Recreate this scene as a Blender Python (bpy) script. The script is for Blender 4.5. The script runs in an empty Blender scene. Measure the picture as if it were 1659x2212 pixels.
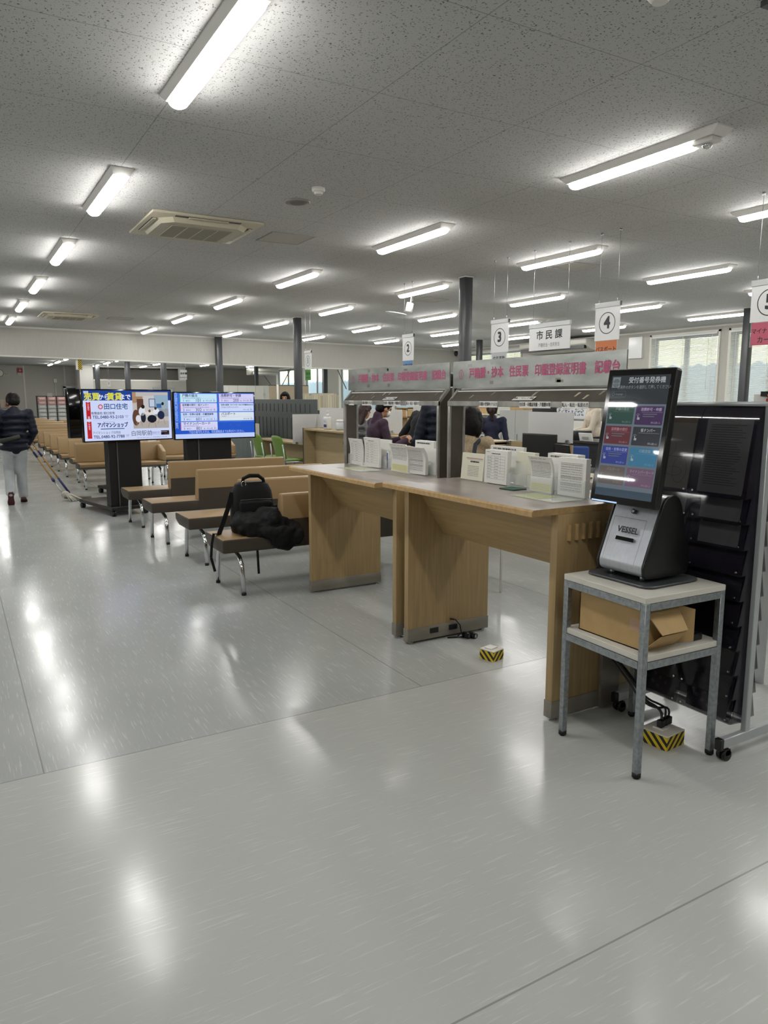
import bpy, bmesh, math, random
from mathutils import Vector, Matrix, Euler
random.seed(7)
S = bpy.context.scene
COL = S.collection
R = math.radians
# ---------------------------------------------------------------- camera, world, exposure
cam_d = bpy.data.cameras.new('camera')
cam = bpy.data.objects.new('camera', cam_d)
COL.objects.link(cam)
FPX, EYE = 1591.0, 1.5
TH, YAW = R(8.754), R(30.163)
fw = Vector((math.sin(YAW)*math.cos(TH), math.cos(YAW)*math.cos(TH), -math.sin(TH)))
rt = Vector((math.cos(YAW), -math.sin(YAW), 0))
up = rt.cross(fw)
cam.matrix_world = Matrix(((rt.x, up.x, -fw.x, 0), (rt.y, up.y, -fw.y, 0), (rt.z, up.z, -fw.z, EYE), (0, 0, 0, 1)))
cam_d.sensor_fit = 'HORIZONTAL'
cam_d.sensor_width = 36
cam_d.lens = FPX/1659*36
cam_d.clip_start = .05
S.camera = cam
LAMP = 50.0        # strength of the ceiling light diffusers
SKY = 4.0         # strength of the daylight outside the windows
S.view_settings.view_transform = 'Standard'
S.view_settings.look = 'None'
S.view_settings.gamma = 1
S.view_settings.exposure = 0.0
S.view_settings.use_curve_mapping = False
W = bpy.data.worlds.new('sky')
S.world = W
W.use_nodes = True
W.node_tree.nodes['Background'].inputs[0].default_value = (.95, .97, 1, 1)
W.node_tree.nodes['Background'].inputs[1].default_value = SKY
S.cycles.max_bounces = 6
S.cycles.diffuse_bounces = 3
S.cycles.glossy_bounces = 3
S.cycles.transparent_max_bounces = 12
S.cycles.adaptive_threshold = .015
S.cycles.caustics_reflective = False
S.cycles.caustics_refractive = False
S.cycles.sample_clamp_indirect = 6
HC = 3.06

# ---------------------------------------------------------------- helpers
def lin(h):
    h = h.lstrip('#')
    v = [int(h[i:i+2], 16)/255 for i in (0, 2, 4)]
    return tuple(c/12.92 if c <= .04045 else ((c+.055)/1.055)**2.4 for c in v) + (1,)

def mat(name, col, rough=.5, metal=0, spec=.5, noise=None, bump=None, coat=0, emis=None, aniso=None):
    m = bpy.data.materials.new(name)
    m.use_nodes = True
    nt = m.node_tree
    b = nt.nodes['Principled BSDF']
    c = lin(col)
    b.inputs['Base Color'].default_value = c
    b.inputs['Roughness'].default_value = rough
    b.inputs['Metallic'].default_value = metal
    b.inputs['Specular IOR Level'].default_value = spec
    b.inputs['Coat Weight'].default_value = coat
    b.inputs['Coat Roughness'].default_value = .05
    if emis:
        b.inputs['Emission Color'].default_value = lin(emis[0])
        b.inputs['Emission Strength'].default_value = emis[1]
    if noise or bump:
        tc = nt.nodes.new('ShaderNodeTexCoord')
    if noise:
        sc, amt = noise[0], noise[1]
        mp = nt.nodes.new('ShaderNodeMapping')
        mp.inputs['Scale'].default_value = sc if isinstance(sc, tuple) else (sc,)*3
        n = nt.nodes.new('ShaderNodeTexNoise')
        n.inputs['Scale'].default_value = 1
        n.inputs['Detail'].default_value = 5
        nt.links.new(tc.outputs['Object'], mp.inputs[0])
        nt.links.new(mp.outputs[0], n.inputs['Vector'])
        r = nt.nodes.new('ShaderNodeValToRGB')
        r.color_ramp.elements[0].position = .3
        r.color_ramp.elements[1].position = .7
        r.color_ramp.elements[0].color = tuple(max(0, x*(1-amt)) for x in c[:3]) + (1,)
        r.color_ramp.elements[1].color = tuple(min(1, x*(1+amt)) for x in c[:3]) + (1,)
        nt.links.new(n.outputs[0], r.inputs[0])
        nt.links.new(r.outputs[0], b.inputs['Base Color'])
    if bump:
        n2 = nt.nodes.new('ShaderNodeTexNoise')
        n2.inputs['Scale'].default_value = bump[0]
        n2.inputs['Detail'].default_value = 3
        nt.links.new(tc.outputs['Object'], n2.inputs['Vector'])
        bp = nt.nodes.new('ShaderNodeBump')
        bp.inputs['Strength'].default_value = bump[1]
        bp.inputs['Distance'].default_value = .01
        nt.links.new(n2.outputs[0], bp.inputs['Height'])
        nt.links.new(bp.outputs[0], b.inputs['Normal'])
    return m

_em = {}
def emat(col, st=1.0):
    k = (col, st)
    if k not in _em:
        m = bpy.data.materials.new('screen_' + col.strip('#'))
        m.use_nodes = True
        b = m.node_tree.nodes['Principled BSDF']
        b.inputs['Base Color'].default_value = (.004, .004, .004, 1)
        b.inputs['Roughness'].default_value = .025
        b.inputs['Specular IOR Level'].default_value = .5
        b.inputs['Emission Color'].default_value = lin(col)
        b.inputs['Emission Strength'].default_value = st
        _em[k] = m
    return _em[k]

_pm = {}
def pmat(col, rough=.6):
    k = (col, rough)
    if k not in _pm:
        _pm[k] = mat('paint_' + col.strip('#'), col, rough)
    return _pm[k]

def clear(name, tint, alpha, rough=.04, spec=.5):
    """a see-through plastic or glass: transparent mixed with a glossy tinted sheet"""
    m = bpy.data.materials.new(name)
    m.use_nodes = True
    nt = m.node_tree
    b = nt.nodes['Principled BSDF']
    b.inputs['Base Color'].default_value = lin(tint)
    b.inputs['Roughness'].default_value = rough
    b.inputs['Specular IOR Level'].default_value = spec
    b.inputs['Alpha'].default_value = alpha
    return m

def glass(name, tint='#ffffff', refl=.1):
    m = bpy.data.materials.new(name)
    m.use_nodes = True
    nt = m.node_tree
    nt.nodes.clear()
    o = nt.nodes.new('ShaderNodeOutputMaterial')
    t = nt.nodes.new('ShaderNodeBsdfTransparent')
    t.inputs[0].default_value = lin(tint)
    g = nt.nodes.new('ShaderNodeBsdfGlossy')
    g.inputs['Roughness'].default_value = .02
    x = nt.nodes.new('ShaderNodeMixShader')
    x.inputs[0].default_value = refl*.5
    nt.links.new(t.outputs[0], x.inputs[1])
    nt.links.new(g.outputs[0], x.inputs[2])
    nt.links.new(x.outputs[0], o.inputs[0])
    return m

_tx = {}
def text_mesh(body, size, thick, align, leading=1.0):
    k = (body, size, thick, align, leading)
    if k not in _tx:
        c = bpy.data.curves.new('lettering', 'FONT')
        c.body = body
        c.size = size
        c.resolution_u = 2
        c.offset = thick
        c.align_x = align
        c.align_y = 'CENTER'
        c.space_line = leading
        o = bpy.data.objects.new('lettering', c)
        COL.objects.link(o)
        dg = bpy.context.evaluated_depsgraph_get()
        dg.update()
        me = bpy.data.meshes.new_from_object(o.evaluated_get(dg))
        bpy.data.objects.remove(o)
        bpy.data.curves.remove(c)
        _tx[k] = me
    return _tx[k]

def frame(o, x, y):
    x = Vector(x).normalized()
    y = Vector(y)
    y = (y - x*y.dot(x)).normalized()
    z = x.cross(y)
    o = Vector(o)
    return Matrix(((x.x, y.x, z.x, o.x), (x.y, y.y, z.y, o.y), (x.z, y.z, z.z, o.z), (0, 0, 0, 1)))

I4 = Matrix.Identity(4)

class MB:
    def __init__(s, M=None):
        s.bm = bmesh.new()
        s.mats = []
        s.M = M or I4
    def mi(s, m):
        if m not in s.mats:
            s.mats.append(m)
        return s.mats.index(m)
    def v(s, p):
        return s.bm.verts.new(s.M @ Vector(p))
    def f(s, vs, m, smooth=False):
        try:
            fc = s.bm.faces.new(vs)
        except ValueError:
            return
        fc.material_index = s.mi(m)
        fc.smooth = smooth
        return fc
    def poly(s, pts, m):
        return s.f([s.v(p) for p in pts], m)
    def box(s, x0, x1, y0, y1, z0, z1, m):
        c = [s.v((x, y, z)) for x in (x0, x1) for y in (y0, y1) for z in (z0, z1)]
        for q in ((0, 1, 3, 2), (4, 6, 7, 5), (0, 4, 5, 1), (2, 3, 7, 6), (0, 2, 6, 4), (1, 5, 7, 3)):
            s.f([c[i] for i in q], m)
        return s
    def bar(s, p0, p1, a, b, m, upv=(0, 0, 1)):
        """a rectangular bar a wide, b high, from p0 to p1"""
        p0, p1 = Vector(p0), Vector(p1)
        d = (p1-p0).normalized()
        u = Vector(upv)
        if abs(d.dot(u)) > .99:
            u = Vector((0, 1, 0))
        sx = d.cross(u).normalized()*a/2
        sy = sx.cross(d).normalized()*b/2
        A = [s.v(p0+i*sx+j*sy) for i, j in ((-1, -1), (1, -1), (1, 1), (-1, 1))]
        B = [s.v(p1+i*sx+j*sy) for i, j in ((-1, -1), (1, -1), (1, 1), (-1, 1))]
        s.f(A[::-1], m); s.f(B, m)
        for i in range(4):
            s.f([A[i], A[(i+1) % 4], B[(i+1) % 4], B[i]], m)
        return s
    def prism(s, prof, axis, a0, a1, m):
        g = {'x': lambda a, p: (a, p[0], p[1]), 'y': lambda a, p: (p[0], a, p[1]), 'z': lambda a, p: (p[0], p[1], a)}[axis]
        A = [s.v(g(a0, p)) for p in prof]
        B = [s.v(g(a1, p)) for p in prof]
        n = len(prof)
        s.f(A, m); s.f(B[::-1], m)
        for i in range(n):
            s.f([A[i], B[i], B[(i+1) % n], A[(i+1) % n]], m)
        return s
    def tube(s, pts, r, m, seg=8, cap=True, smooth=True):
        pts = [Vector(p) for p in pts]
        rr = r if isinstance(r, (list, tuple)) else [r]*len(pts)
        n = len(pts)
        ref = None
        rings = []
        for i, p in enumerate(pts):
            d = (pts[min(i+1, n-1)] - pts[max(i-1, 0)]).normalized()
            if ref is None:
                ref = Vector((0, 0, 1)) if abs(d.z) < .9 else Vector((1, 0, 0))
            x = (ref - d*ref.dot(d)).normalized()
            y = d.cross(x)
            ref = x
            rings.append([s.v(p + (x*math.cos(t*2*math.pi/seg) + y*math.sin(t*2*math.pi/seg))*rr[i]) for t in range(seg)])
        for i in range(n-1):
            for t in range(seg):
                s.f([rings[i][t], rings[i][(t+1) % seg], rings[i+1][(t+1) % seg], rings[i+1][t]], m, smooth)
        if cap:
            s.f(rings[0][::-1], m); s.f(rings[-1], m)
        return s
    def cyl(s, p0, p1, r, m, seg=16, r2=None):
        return s.tube([p0, p1], [r, r if r2 is None else r2], m, seg)
    def lathe(s, prof, c, m, seg=20, smooth=True):
        rings = []
        for r, z in prof:
            rings.append([s.v((c[0]+r*math.cos(t*2*math.pi/seg), c[1]+r*math.sin(t*2*math.pi/seg), c[2]+z)) for t in range(seg)])
        for i in range(len(prof)-1):
            for t in range(seg):
                s.f([rings[i][t], rings[i][(t+1) % seg], rings[i+1][(t+1) % seg], rings[i+1][t]], m, smooth)
        s.f(rings[0][::-1], m); s.f(rings[-1], m)
        return s
    def ball(s, c, r, m, u=12, v=8, rot=None):
        r = (r, r, r) if not isinstance(r, (tuple, list)) else r
        c = Vector(c)
        Q = rot.to_matrix() if rot else Matrix.Identity(3)
        top = s.v(c+Q @ Vector((0, 0, r[2])))
        bot = s.v(c+Q @ Vector((0, 0, -r[2])))
        rings = []
        for i in range(1, v):
            a = math.pi*i/v
            rings.append([s.v(c+Q @ Vector((r[0]*math.sin(a)*math.cos(2*math.pi*t/u), r[1]*math.sin(a)*math.sin(2*math.pi*t/u), r[2]*math.cos(a)))) for t in range(u)])
        for t in range(u):
            s.f([top, rings[0][t], rings[0][(t+1) % u]], m, True)
            s.f([bot, rings[-1][(t+1) % u], rings[-1][t]], m, True)
        for i in range(v-2):
            for t in range(u):
                s.f([rings[i][t], rings[i+1][t], rings[i+1][(t+1) % u], rings[i][(t+1) % u]], m, True)
        return s
    def cap(s, p0, p1, r0, r1, m):
        """a tapered limb with round ends"""
        p0, p1 = Vector(p0), Vector(p1)
        if (p1-p0).length < 1e-5:
            return s.ball(p0, r0, m)
        d = (p1-p0).normalized()
        pts, rr = [], []
        for a in (-80, -50, -20):
            pts.append(p0 + d*r0*math.sin(R(a))); rr.append(r0*math.cos(R(a)))
        for a in (20, 50, 80):
            pts.append(p1 + d*r1*math.sin(R(a))); rr.append(r1*math.cos(R(a)))
        return s.tube(pts, rr, m, 12)
    def text(s, body, size, M, m, thick=0.0, align='CENTER', sx=1.0, leading=1.0):
        # bold type is struck several times with a small shift
        me = text_mesh(body, size, 0, align, leading)
        for k, (dx, dy) in enumerate(((-1, -1), (1, 1), (1, -1), (-1, 1)) if thick else ((0, 0),)):
            T = M @ Matrix.Translation((dx*thick*.8, dy*thick*.8, k*.00006)) @ Matrix.Diagonal((sx, 1, 1, 1))
            vs = [s.v(T @ p.co) for p in me.vertices]
            for p in me.polygons:
                s.f([vs[i] for i in p.vertices], m)
        return s
    def out(s, name, parent=None, loc=None, rot=None, bevel=None, smooth=None, weld=False, recalc=True):
        bm = s.bm
        if weld:
            bmesh.ops.remove_doubles(bm, verts=bm.verts, dist=1e-5)
        if recalc:
            bmesh.ops.recalc_face_normals(bm, faces=bm.faces)
        bm.normal_update()
        if bevel:
            ed = [e for e in bm.edges if len(e.link_faces) == 2 and e.calc_face_angle(0) > R(30)]
            bmesh.ops.bevel(bm, geom=ed, offset=bevel[0], segments=bevel[1], affect='EDGES', profile=.5, clamp_overlap=True)
        me = bpy.data.meshes.new(name)
        bm.to_mesh(me)
        bm.free()
        for m in s.mats:
            me.materials.append(m)
        if smooth is None and bevel:
            smooth = 40
        if smooth:
            for p in me.polygons:
                p.use_smooth = True
            me.set_sharp_from_angle(angle=R(smooth))
        o = bpy.data.objects.new(name, me)
        COL.objects.link(o)
        if parent is not None:
            o.parent = parent
        if loc is not None:
            o.location = loc
        if rot is not None:
            o.rotation_euler = rot
        return o

def tag(o, label=None, cat=None, group=None, kind=None):
    for k, v in (('label', label), ('category', cat), ('group', group), ('kind', kind)):
        if v:
            o[k] = v
    return o

def thing(name, label, cat, loc=(0, 0, 0), rz=0, group=None):
    o = bpy.data.objects.new(name, None)
    o.empty_display_size = .1
    COL.objects.link(o)
    o.location = loc
    o.rotation_euler = (0, 0, rz)
    return tag(o, label, cat, group)

def W2(x, y, axis, val):
    """the point of the place that a pixel of the photograph shows, on the plane axis = val"""
    d = fw + rt*((x-829.5)/FPX) + up*((1106-y)/FPX)
    o = Vector((0, 0, EYE))
    return o + d*((val-o[axis])/d[axis])

def dup(root, loc, rz=None, label=None, group=None):
    """a copy of a thing with its parts and their sub-parts"""
    r = root.copy()
    COL.objects.link(r)
    r.location = loc
    if rz is not None:
        r.rotation_euler = (0, 0, rz)
    tag(r, label, None, group)
    for ch in list(root.children):
        c = ch.copy()
        COL.objects.link(c)
        c.parent = r
        for g in list(ch.children):
            d = g.copy()
            COL.objects.link(d)
            d.parent = c
    return r

def struct(mb, name, **k):
    return tag(mb.out(name, **k), kind='structure')

class Canvas:
    """flat graphics on a board or screen: u to the right, v up, w out of the board"""
    def __init__(s, M, mb=None):
        s.mb = mb or MB()
        s.M = M
        s.w = 0.0
    def p(s, u, v, w=0):
        return s.M @ Vector((u, v, s.w+w))
    def rect(s, u, v, a, b, m, w=0):
        s.mb.poly([s.p(u, v, w), s.p(u+a, v, w), s.p(u+a, v+b, w), s.p(u, v+b, w)], m)
    def poly(s, pts, m, w=0):
        s.mb.poly([s.p(u, v, w) for u, v in pts], m)
    def rrect(s, u, v, a, b, r, m, w=0):
        pts = []
        for cx, cy, t0 in ((u+a-r, v+r, -90), (u+a-r, v+b-r, 0), (u+r, v+b-r, 90), (u+r, v+r, 180)):
            for k in range(5):
                t = R(t0+k*22.5)
                pts.append((cx+r*math.cos(t), cy+r*math.sin(t)))
        s.poly(pts, m, w)
    def disc(s, u, v, r, m, w=0, n=24, ry=None):
        s.poly([(u+r*math.cos(2*math.pi*k/n), v+(ry or r)*math.sin(2*math.pi*k/n)) for k in range(n)], m, w)
    def ring(s, u, v, r, t, m, w=0, n=40, ry=None, a0=0, a1=360):
        ry = ry or r
        for k in range(n):
            q = [R(a0+(a1-a0)*j/n) for j in (k, k+1)]
            s.poly([(u+(r-t)*math.cos(q[0]), v+(ry-t)*math.sin(q[0])), (u+r*math.cos(q[0]), v+ry*math.sin(q[0])),
                    (u+r*math.cos(q[1]), v+ry*math.sin(q[1])), (u+(r-t)*math.cos(q[1]), v+(ry-t)*math.sin(q[1]))], m, w)
    def text(s, u, v, size, body, m, w=0, thick=0, align='CENTER', sx=1.0, leading=1.0):
        s.mb.text(body, size, s.M @ Matrix.Translation((u, v, s.w+w)), m, thick, align, sx, leading)

# ---------------------------------------------------------------- shared materials
WHITE = mat('white_plastic', '#dcdad4', .4)
WARM = mat('ivory_plastic', '#cfcbbf', .45)
METAL = mat('brushed_aluminium', '#b9bcbf', .32, 1, noise=((40, 40, 3), .08))
GALV = mat('galvanised_steel', '#9aa0a3', .42, .9, noise=(60, .22))
CHROME = mat('chrome', '#d8dadc', .08, 1)
STEEL = mat('worn_steel', '#a09f99', .38, .5, noise=((14, 14, 9), .25))
BLACK = mat('black_plastic', '#0c0c0d', .38)
RUBBER = mat('black_rubber', '#0a0a0a', .6)
GLOSSBLACK = mat('gloss_black', '#050506', .08)
PILLAR = mat('charcoal_paint', '#3b3d3f', .35)
GREYDK = mat('dark_grey_panel', '#3f4544', .55)
OAK = mat('light_oak_veneer', '#a58c62', .42, noise=((60, 60, 3), .13), bump=(150, .04))
OAKX = mat('light_oak_grain_lengthwise', '#a58c62', .42, noise=((50, 2.5, 50), .13), bump=(150, .04))
OAKEDGE = mat('oak_edge', '#b49465', .45, noise=(40, .15))
LAMTOP = mat('grey_laminate', '#978e86', .3, noise=((30, 1.6, 30), .1))
KICK = mat('kick_plate_steel', '#8a857a', .4, .35, noise=((3, 30, 30), .1))
BEIGE = mat('beige_vinyl', '#9f8560', .36, spec=.4, bump=(350, .05))
BROWN = mat('dark_brown_vinyl', '#423b32', .42, spec=.4, bump=(350, .05))
PAPER = mat('white_paper', '#e3e2dc', .7)
PAPERC = mat('cream_paper', '#dedcc8', .7)
PAPERY = mat('yellow_paper', '#d9d7a0', .7)
INK = mat('grey_ink', '#8a8c8c', .7)
INKD = mat('dark_ink', '#333336', .7)
ACRYL = clear('clear_acrylic', '#dfe6e6', .16)
SMOKE = clear('smoked_acrylic', '#24212a', .5, .05)
FROST = mat('frosted_white_panel', '#c9cac8', .5)
BOARD = mat('white_board', '#dcdddc', .25)
SKIN = mat('skin', '#b98a6c', .5, noise=(20, .06))
HAIR = mat('black_hair', '#090706', .6, spec=.2, noise=((60, 60, 6), .4), bump=(80, .3))
HAIRBR = mat('brown_hair', '#2b1a15', .55, spec=.3, noise=((60, 60, 6), .4), bump=(80, .5))
CARD = mat('cardboard', '#b29463', .7, noise=(18, .06))
LED = bpy.data.materials.new('lamp_diffuser')
LED.use_nodes = True
_b = LED.node_tree.nodes['Principled BSDF']
_b.inputs['Base Color'].default_value = (.9, .9, .9, 1)
_b.inputs['Emission Color'].default_value = (1, .985, .96, 1)
_b.inputs['Emission Strength'].default_value = LAMP
# ---------------------------------------------------------------- setting: floor
def floor_material():
    m = bpy.data.materials.new('streaked_vinyl_floor')
    m.use_nodes = True
    nt = m.node_tree
    L = nt.links.new
    b = nt.nodes['Principled BSDF']
    tc = nt.nodes.new('ShaderNodeTexCoord')
    sp = nt.nodes.new('ShaderNodeSeparateXYZ')
    L(tc.outputs['Object'], sp.inputs[0])
    def math_(op, a, c=None, v=None):
        n = nt.nodes.new('ShaderNodeMath')
        n.operation = op
        if isinstance(a, (int, float)): n.inputs[0].default_value = a
        else: L(a, n.inputs[0])
        if c is not None: L(c, n.inputs[1])
        if v is not None: n.inputs[1].default_value = v
        return n.outputs[0]
    def streak(scale, pos):
        mp = nt.nodes.new('ShaderNodeMapping')
        mp.inputs['Scale'].default_value = scale
        L(tc.outputs['Object'], mp.inputs[0])
        n = nt.nodes.new('ShaderNodeTexNoise')
        n.inputs['Scale'].default_value = 1
        n.inputs['Detail'].default_value = 3
        n.inputs['Roughness'].default_value = .6
        L(mp.outputs[0], n.inputs['Vector'])
        r = nt.nodes.new('ShaderNodeMapRange')
        r.inputs[1].default_value = pos
        r.inputs[2].default_value = pos+.12
        L(n.outputs[0], r.inputs[0])
        return r.outputs[0]
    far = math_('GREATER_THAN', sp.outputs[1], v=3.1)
    sx = streak((6, 110, 1), .57)
    sy = streak((110, 6, 1), .57)
    mx = nt.nodes.new('ShaderNodeMix')
    L(far, mx.inputs[0]); L(sx, mx.inputs[2]); L(sy, mx.inputs[3])
    st = mx.outputs[0]
    # broad mottling
    mot = nt.nodes.new('ShaderNodeTexNoise')
    mot.inputs['Scale'].default_value = 1.3
    mot.inputs['Detail'].default_value = 4
    L(tc.outputs['Object'], mot.inputs['Vector'])
    c1 = nt.nodes.new('ShaderNodeMix'); c1.data_type = 'RGBA'
    c1.inputs[6].default_value = lin('#a3a6a3'); c1.inputs[7].default_value = lin('#adb0ad')
    L(mot.outputs[0], c1.inputs[0])
    c2 = nt.nodes.new('ShaderNodeMix'); c2.data_type = 'RGBA'
    c2.inputs[7].default_value = lin('#cbccc8')
    f = math_('MULTIPLY', st, v=.6)
    # crosswise sheets at the near end: paler, mostly brighter light put into the colour
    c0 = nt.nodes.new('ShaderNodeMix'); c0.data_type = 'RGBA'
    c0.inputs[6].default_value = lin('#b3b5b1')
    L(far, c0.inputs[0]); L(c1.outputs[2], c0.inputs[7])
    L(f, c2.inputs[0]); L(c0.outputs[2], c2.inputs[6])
    # seams
    def seam(coord, pos, w):
        d = math_('ABSOLUTE', math_('SUBTRACT', coord, v=pos))
        return math_('LESS_THAN', d, v=w)
    xs = math_('ABSOLUTE', math_('SUBTRACT', math_('MODULO', math_('ADD', sp.outputs[0], v=20-.19+.91), v=1.82), v=.91))
    xs = math_('MULTIPLY', math_('LESS_THAN', xs, v=.003), far)
    s = math_('MAXIMUM', seam(sp.outputs[1], 3.1, .003), seam(sp.outputs[1], 1.28, .003))
    s = math_('MAXIMUM', s, xs)
    c3 = nt.nodes.new('ShaderNodeMix'); c3.data_type = 'RGBA'
    c3.inputs[7].default_value = lin('#6d6d6a')
    L(math_('MULTIPLY', s, v=.6), c3.inputs[0]); L(c2.outputs[2], c3.inputs[6])
    L(c3.outputs[2], b.inputs['Base Color'])
    # waxed gloss with scuffs
    rn = nt.nodes.new('ShaderNodeTexNoise')
    rn.inputs['Scale'].default_value = 2.2
    rn.inputs['Detail'].default_value = 6
    L(tc.outputs['Object'], rn.inputs['Vector'])
    rr = nt.nodes.new('ShaderNodeMapRange')
    rr.inputs[1].default_value = .3; rr.inputs[2].default_value = .7
    rr.inputs[3].default_value = .13; rr.inputs[4].default_value = .23
    L(rn.outputs[0], rr.inputs[0]); L(rr.outputs[0], b.inputs['Roughness'])
    b.inputs['Specular IOR Level'].default_value = .3
    h1 = nt.nodes.new('ShaderNodeTexNoise'); h1.inputs['Scale'].default_value = 1.1; h1.inputs['Detail'].default_value = 1
    L(tc.outputs['Object'], h1.inputs['Vector'])
    h2 = nt.nodes.new('ShaderNodeTexNoise'); h2.inputs['Scale'].default_value = 220; h2.inputs['Detail'].default_value = 2
    L(tc.outputs['Object'], h2.inputs['Vector'])
    hs = math_('ADD', math_('MULTIPLY', h1.outputs[0], v=.6), math_('MULTIPLY', h2.outputs[0], v=.02))
    hs = math_('SUBTRACT', hs, math_('MULTIPLY', s, v=.25))
    bp = nt.nodes.new('ShaderNodeBump')
    bp.inputs['Strength'].default_value = .35
    bp.inputs['Distance'].default_value = .008
    L(hs, bp.inputs['Height']); L(bp.outputs[0], b.inputs['Normal'])
    return m

X0, X1, Y0, Y1 = -11.5, 14.3, -4.5, 39.6
mb = MB()
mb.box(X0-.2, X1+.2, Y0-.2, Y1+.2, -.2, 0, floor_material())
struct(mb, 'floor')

def ceiling_material():
    m = bpy.data.materials.new('pitted_ceiling_board')
    m.use_nodes = True
    nt = m.node_tree
    L = nt.links.new
    b = nt.nodes['Principled BSDF']
    b.inputs['Roughness'].default_value = .9
    b.inputs['Specular IOR Level'].default_value = .15
    tc = nt.nodes.new('ShaderNodeTexCoord')
    sp = nt.nodes.new('ShaderNodeSeparateXYZ')
    L(tc.outputs['Object'], sp.inputs[0])
    def math_(op, a, c=None, v=None):
        n = nt.nodes.new('ShaderNodeMath')
        n.operation = op
        L(a, n.inputs[0])
        if c is not None: L(c, n.inputs[1])
        if v is not None: n.inputs[1].default_value = v
        return n.outputs[0]
    # irregular worm holes: warped, stretched voronoi cells
    wn = nt.nodes.new('ShaderNodeTexNoise'); wn.inputs['Scale'].default_value = 28; wn.inputs['Detail'].default_value = 2
    L(tc.outputs['Object'], wn.inputs['Vector'])
    wv = nt.nodes.new('ShaderNodeVectorMath'); wv.operation = 'SCALE'; wv.inputs['Scale'].default_value = .035
    L(wn.outputs['Color'], wv.inputs[0])
    ad = nt.nodes.new('ShaderNodeVectorMath'); ad.operation = 'ADD'
    L(tc.outputs['Object'], ad.inputs[0]); L(wv.outputs[0], ad.inputs[1])
    masks = []
    for sc, rot, th, keep in (((24, 62, 1), .9, .135, .55), ((62, 26, 1), .3, .135, .6), ((80, 80, 1), 0, .13, .6)):
        mp = nt.nodes.new('ShaderNodeMapping')
        mp.inputs['Rotation'].default_value = (0, 0, rot)
        mp.inputs['Scale'].default_value = sc
        L(ad.outputs[0], mp.inputs[0])
        vo = nt.nodes.new('ShaderNodeTexVoronoi')
        vo.voronoi_dimensions = '2D'
        vo.inputs['Scale'].default_value = 1
        L(mp.outputs[0], vo.inputs['Vector'])
        a = math_('LESS_THAN', vo.outputs['Distance'], v=th)
        c = nt.nodes.new('ShaderNodeSeparateColor')
        L(vo.outputs['Color'], c.inputs[0])
        k = math_('GREATER_THAN', c.outputs[0], v=keep)
        masks.append(math_('MULTIPLY', a, k))
    h = math_('MAXIMUM', math_('MAXIMUM', masks[0], masks[1]), masks[2])
    # board joints
    def joints(co, off):
        q = math_('MODULO', math_('ADD', co, v=91*.91-off+.455), v=.91)
        d = math_('ABSOLUTE', math_('SUBTRACT', q, v=.455))
        return math_('LESS_THAN', d, v=.0028)
    j = math_('MAXIMUM', joints(sp.outputs[0], 2.03), joints(sp.outputs[1], 2.64))
    dk = math_('MAXIMUM', math_('MULTIPLY', h, v=.72), math_('MULTIPLY', j, v=.42))
    mx = nt.nodes.new('ShaderNodeMix'); mx.data_type = 'RGBA'
    mx.inputs[6].default_value = lin('#c0c0be'); mx.inputs[7].default_value = lin('#3a3936')
    L(dk, mx.inputs[0]); L(mx.outputs[2], b.inputs['Base Color'])
    bp = nt.nodes.new('ShaderNodeBump'); bp.inputs['Strength'].default_value = .5; bp.inputs['Distance'].default_value = .004
    bp.invert = True
    L(h, bp.inputs['Height']); L(bp.outputs[0], b.inputs['Normal'])
    return m
mb = MB()
mb.box(X0-.2, X1+.2, Y0-.2, Y1+.2, HC, HC+.2, ceiling_material())
struct(mb, 'ceiling')

WALL = mat('wall_paper', '#b5b3ab', .8, spec=.2, noise=((60, 60, 4), .035))
WALLT = mat('white_trim', '#cfcdc6', .5)
WALLG = mat('grey_wall_panel', '#8f8c84', .75, spec=.2)
# right wall with window openings (Y from, to), sill 1.0, head 2.96
WIN = [(6.4, 8.05), (8.3, 10.1), (10.3, 12.15), (16.7, 19.5), (20.6, 24.0), (25.2, 28.4), (29.6, 32.0), (32.9, 35.4)]
mb = MB()
prev = Y0
for a, c in WIN:
    mb.box(X1, X1+.2, prev, a, 0, HC, WALL)
    mb.box(X1, X1+.2, a, c, 0, 1.0, WALL)
    mb.box(X1, X1+.2, a, c, 2.96, HC, WALL)
    prev = c
mb.box(X1, X1+.2, prev, Y1, 0, HC, WALL)
struct(mb, 'wall_right', weld=True)
mb = MB(); mb.box(X0-.2, X0, Y0, Y1, 0, HC, WALL); struct(mb, 'wall_left')
mb = MB(); mb.box(X0-.2, X1+.2, Y0-.2, Y0, 0, HC, WALL); struct(mb, 'wall_front')
mb = MB(); mb.box(X0-.2, X1+.2, Y1, Y1+.2, 0, HC, WALL); struct(mb, 'wall_far')
# battens on the far wall
mb = MB()
for x in (3.1, 4.9):
    mb.box(x-.03, x+.03, Y1-.012, Y1, 0, HC, WALLT)
struct(mb, 'trim_1')
# dropped wall across the hall: face runs slightly askew, white edge strip below
def yb(x): return 18.25 + .115*(x-1.04)
def zb(x): return 2.43 - .0085*(x-1)
mb = MB()
xa, xb_ = X0, X1
pts = [(xa, yb(xa)), (xb_, yb(xb_)), (xb_, yb(xb_)+.16), (xa, yb(xa)+.16)]
lo = [mb.v((x, y, zb(x))) for x, y in pts]
hi = [mb.v((x, y, HC)) for x, y in pts]
mb.f(lo, WALL); mb.f(hi[::-1], WALL)
for i in range(4):
    mb.f([lo[i], lo[(i+1) % 4], hi[(i+1) % 4], hi[i]], WALL)
struct(mb, 'wall_beam')
mb = MB()
mb.bar((xa, yb(xa)+.08, zb(xa)-.012), (xb_, yb(xb_)+.08, zb(xb_)-.012), .2, .03, WALLT)
struct(mb, 'trim_2')
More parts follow.
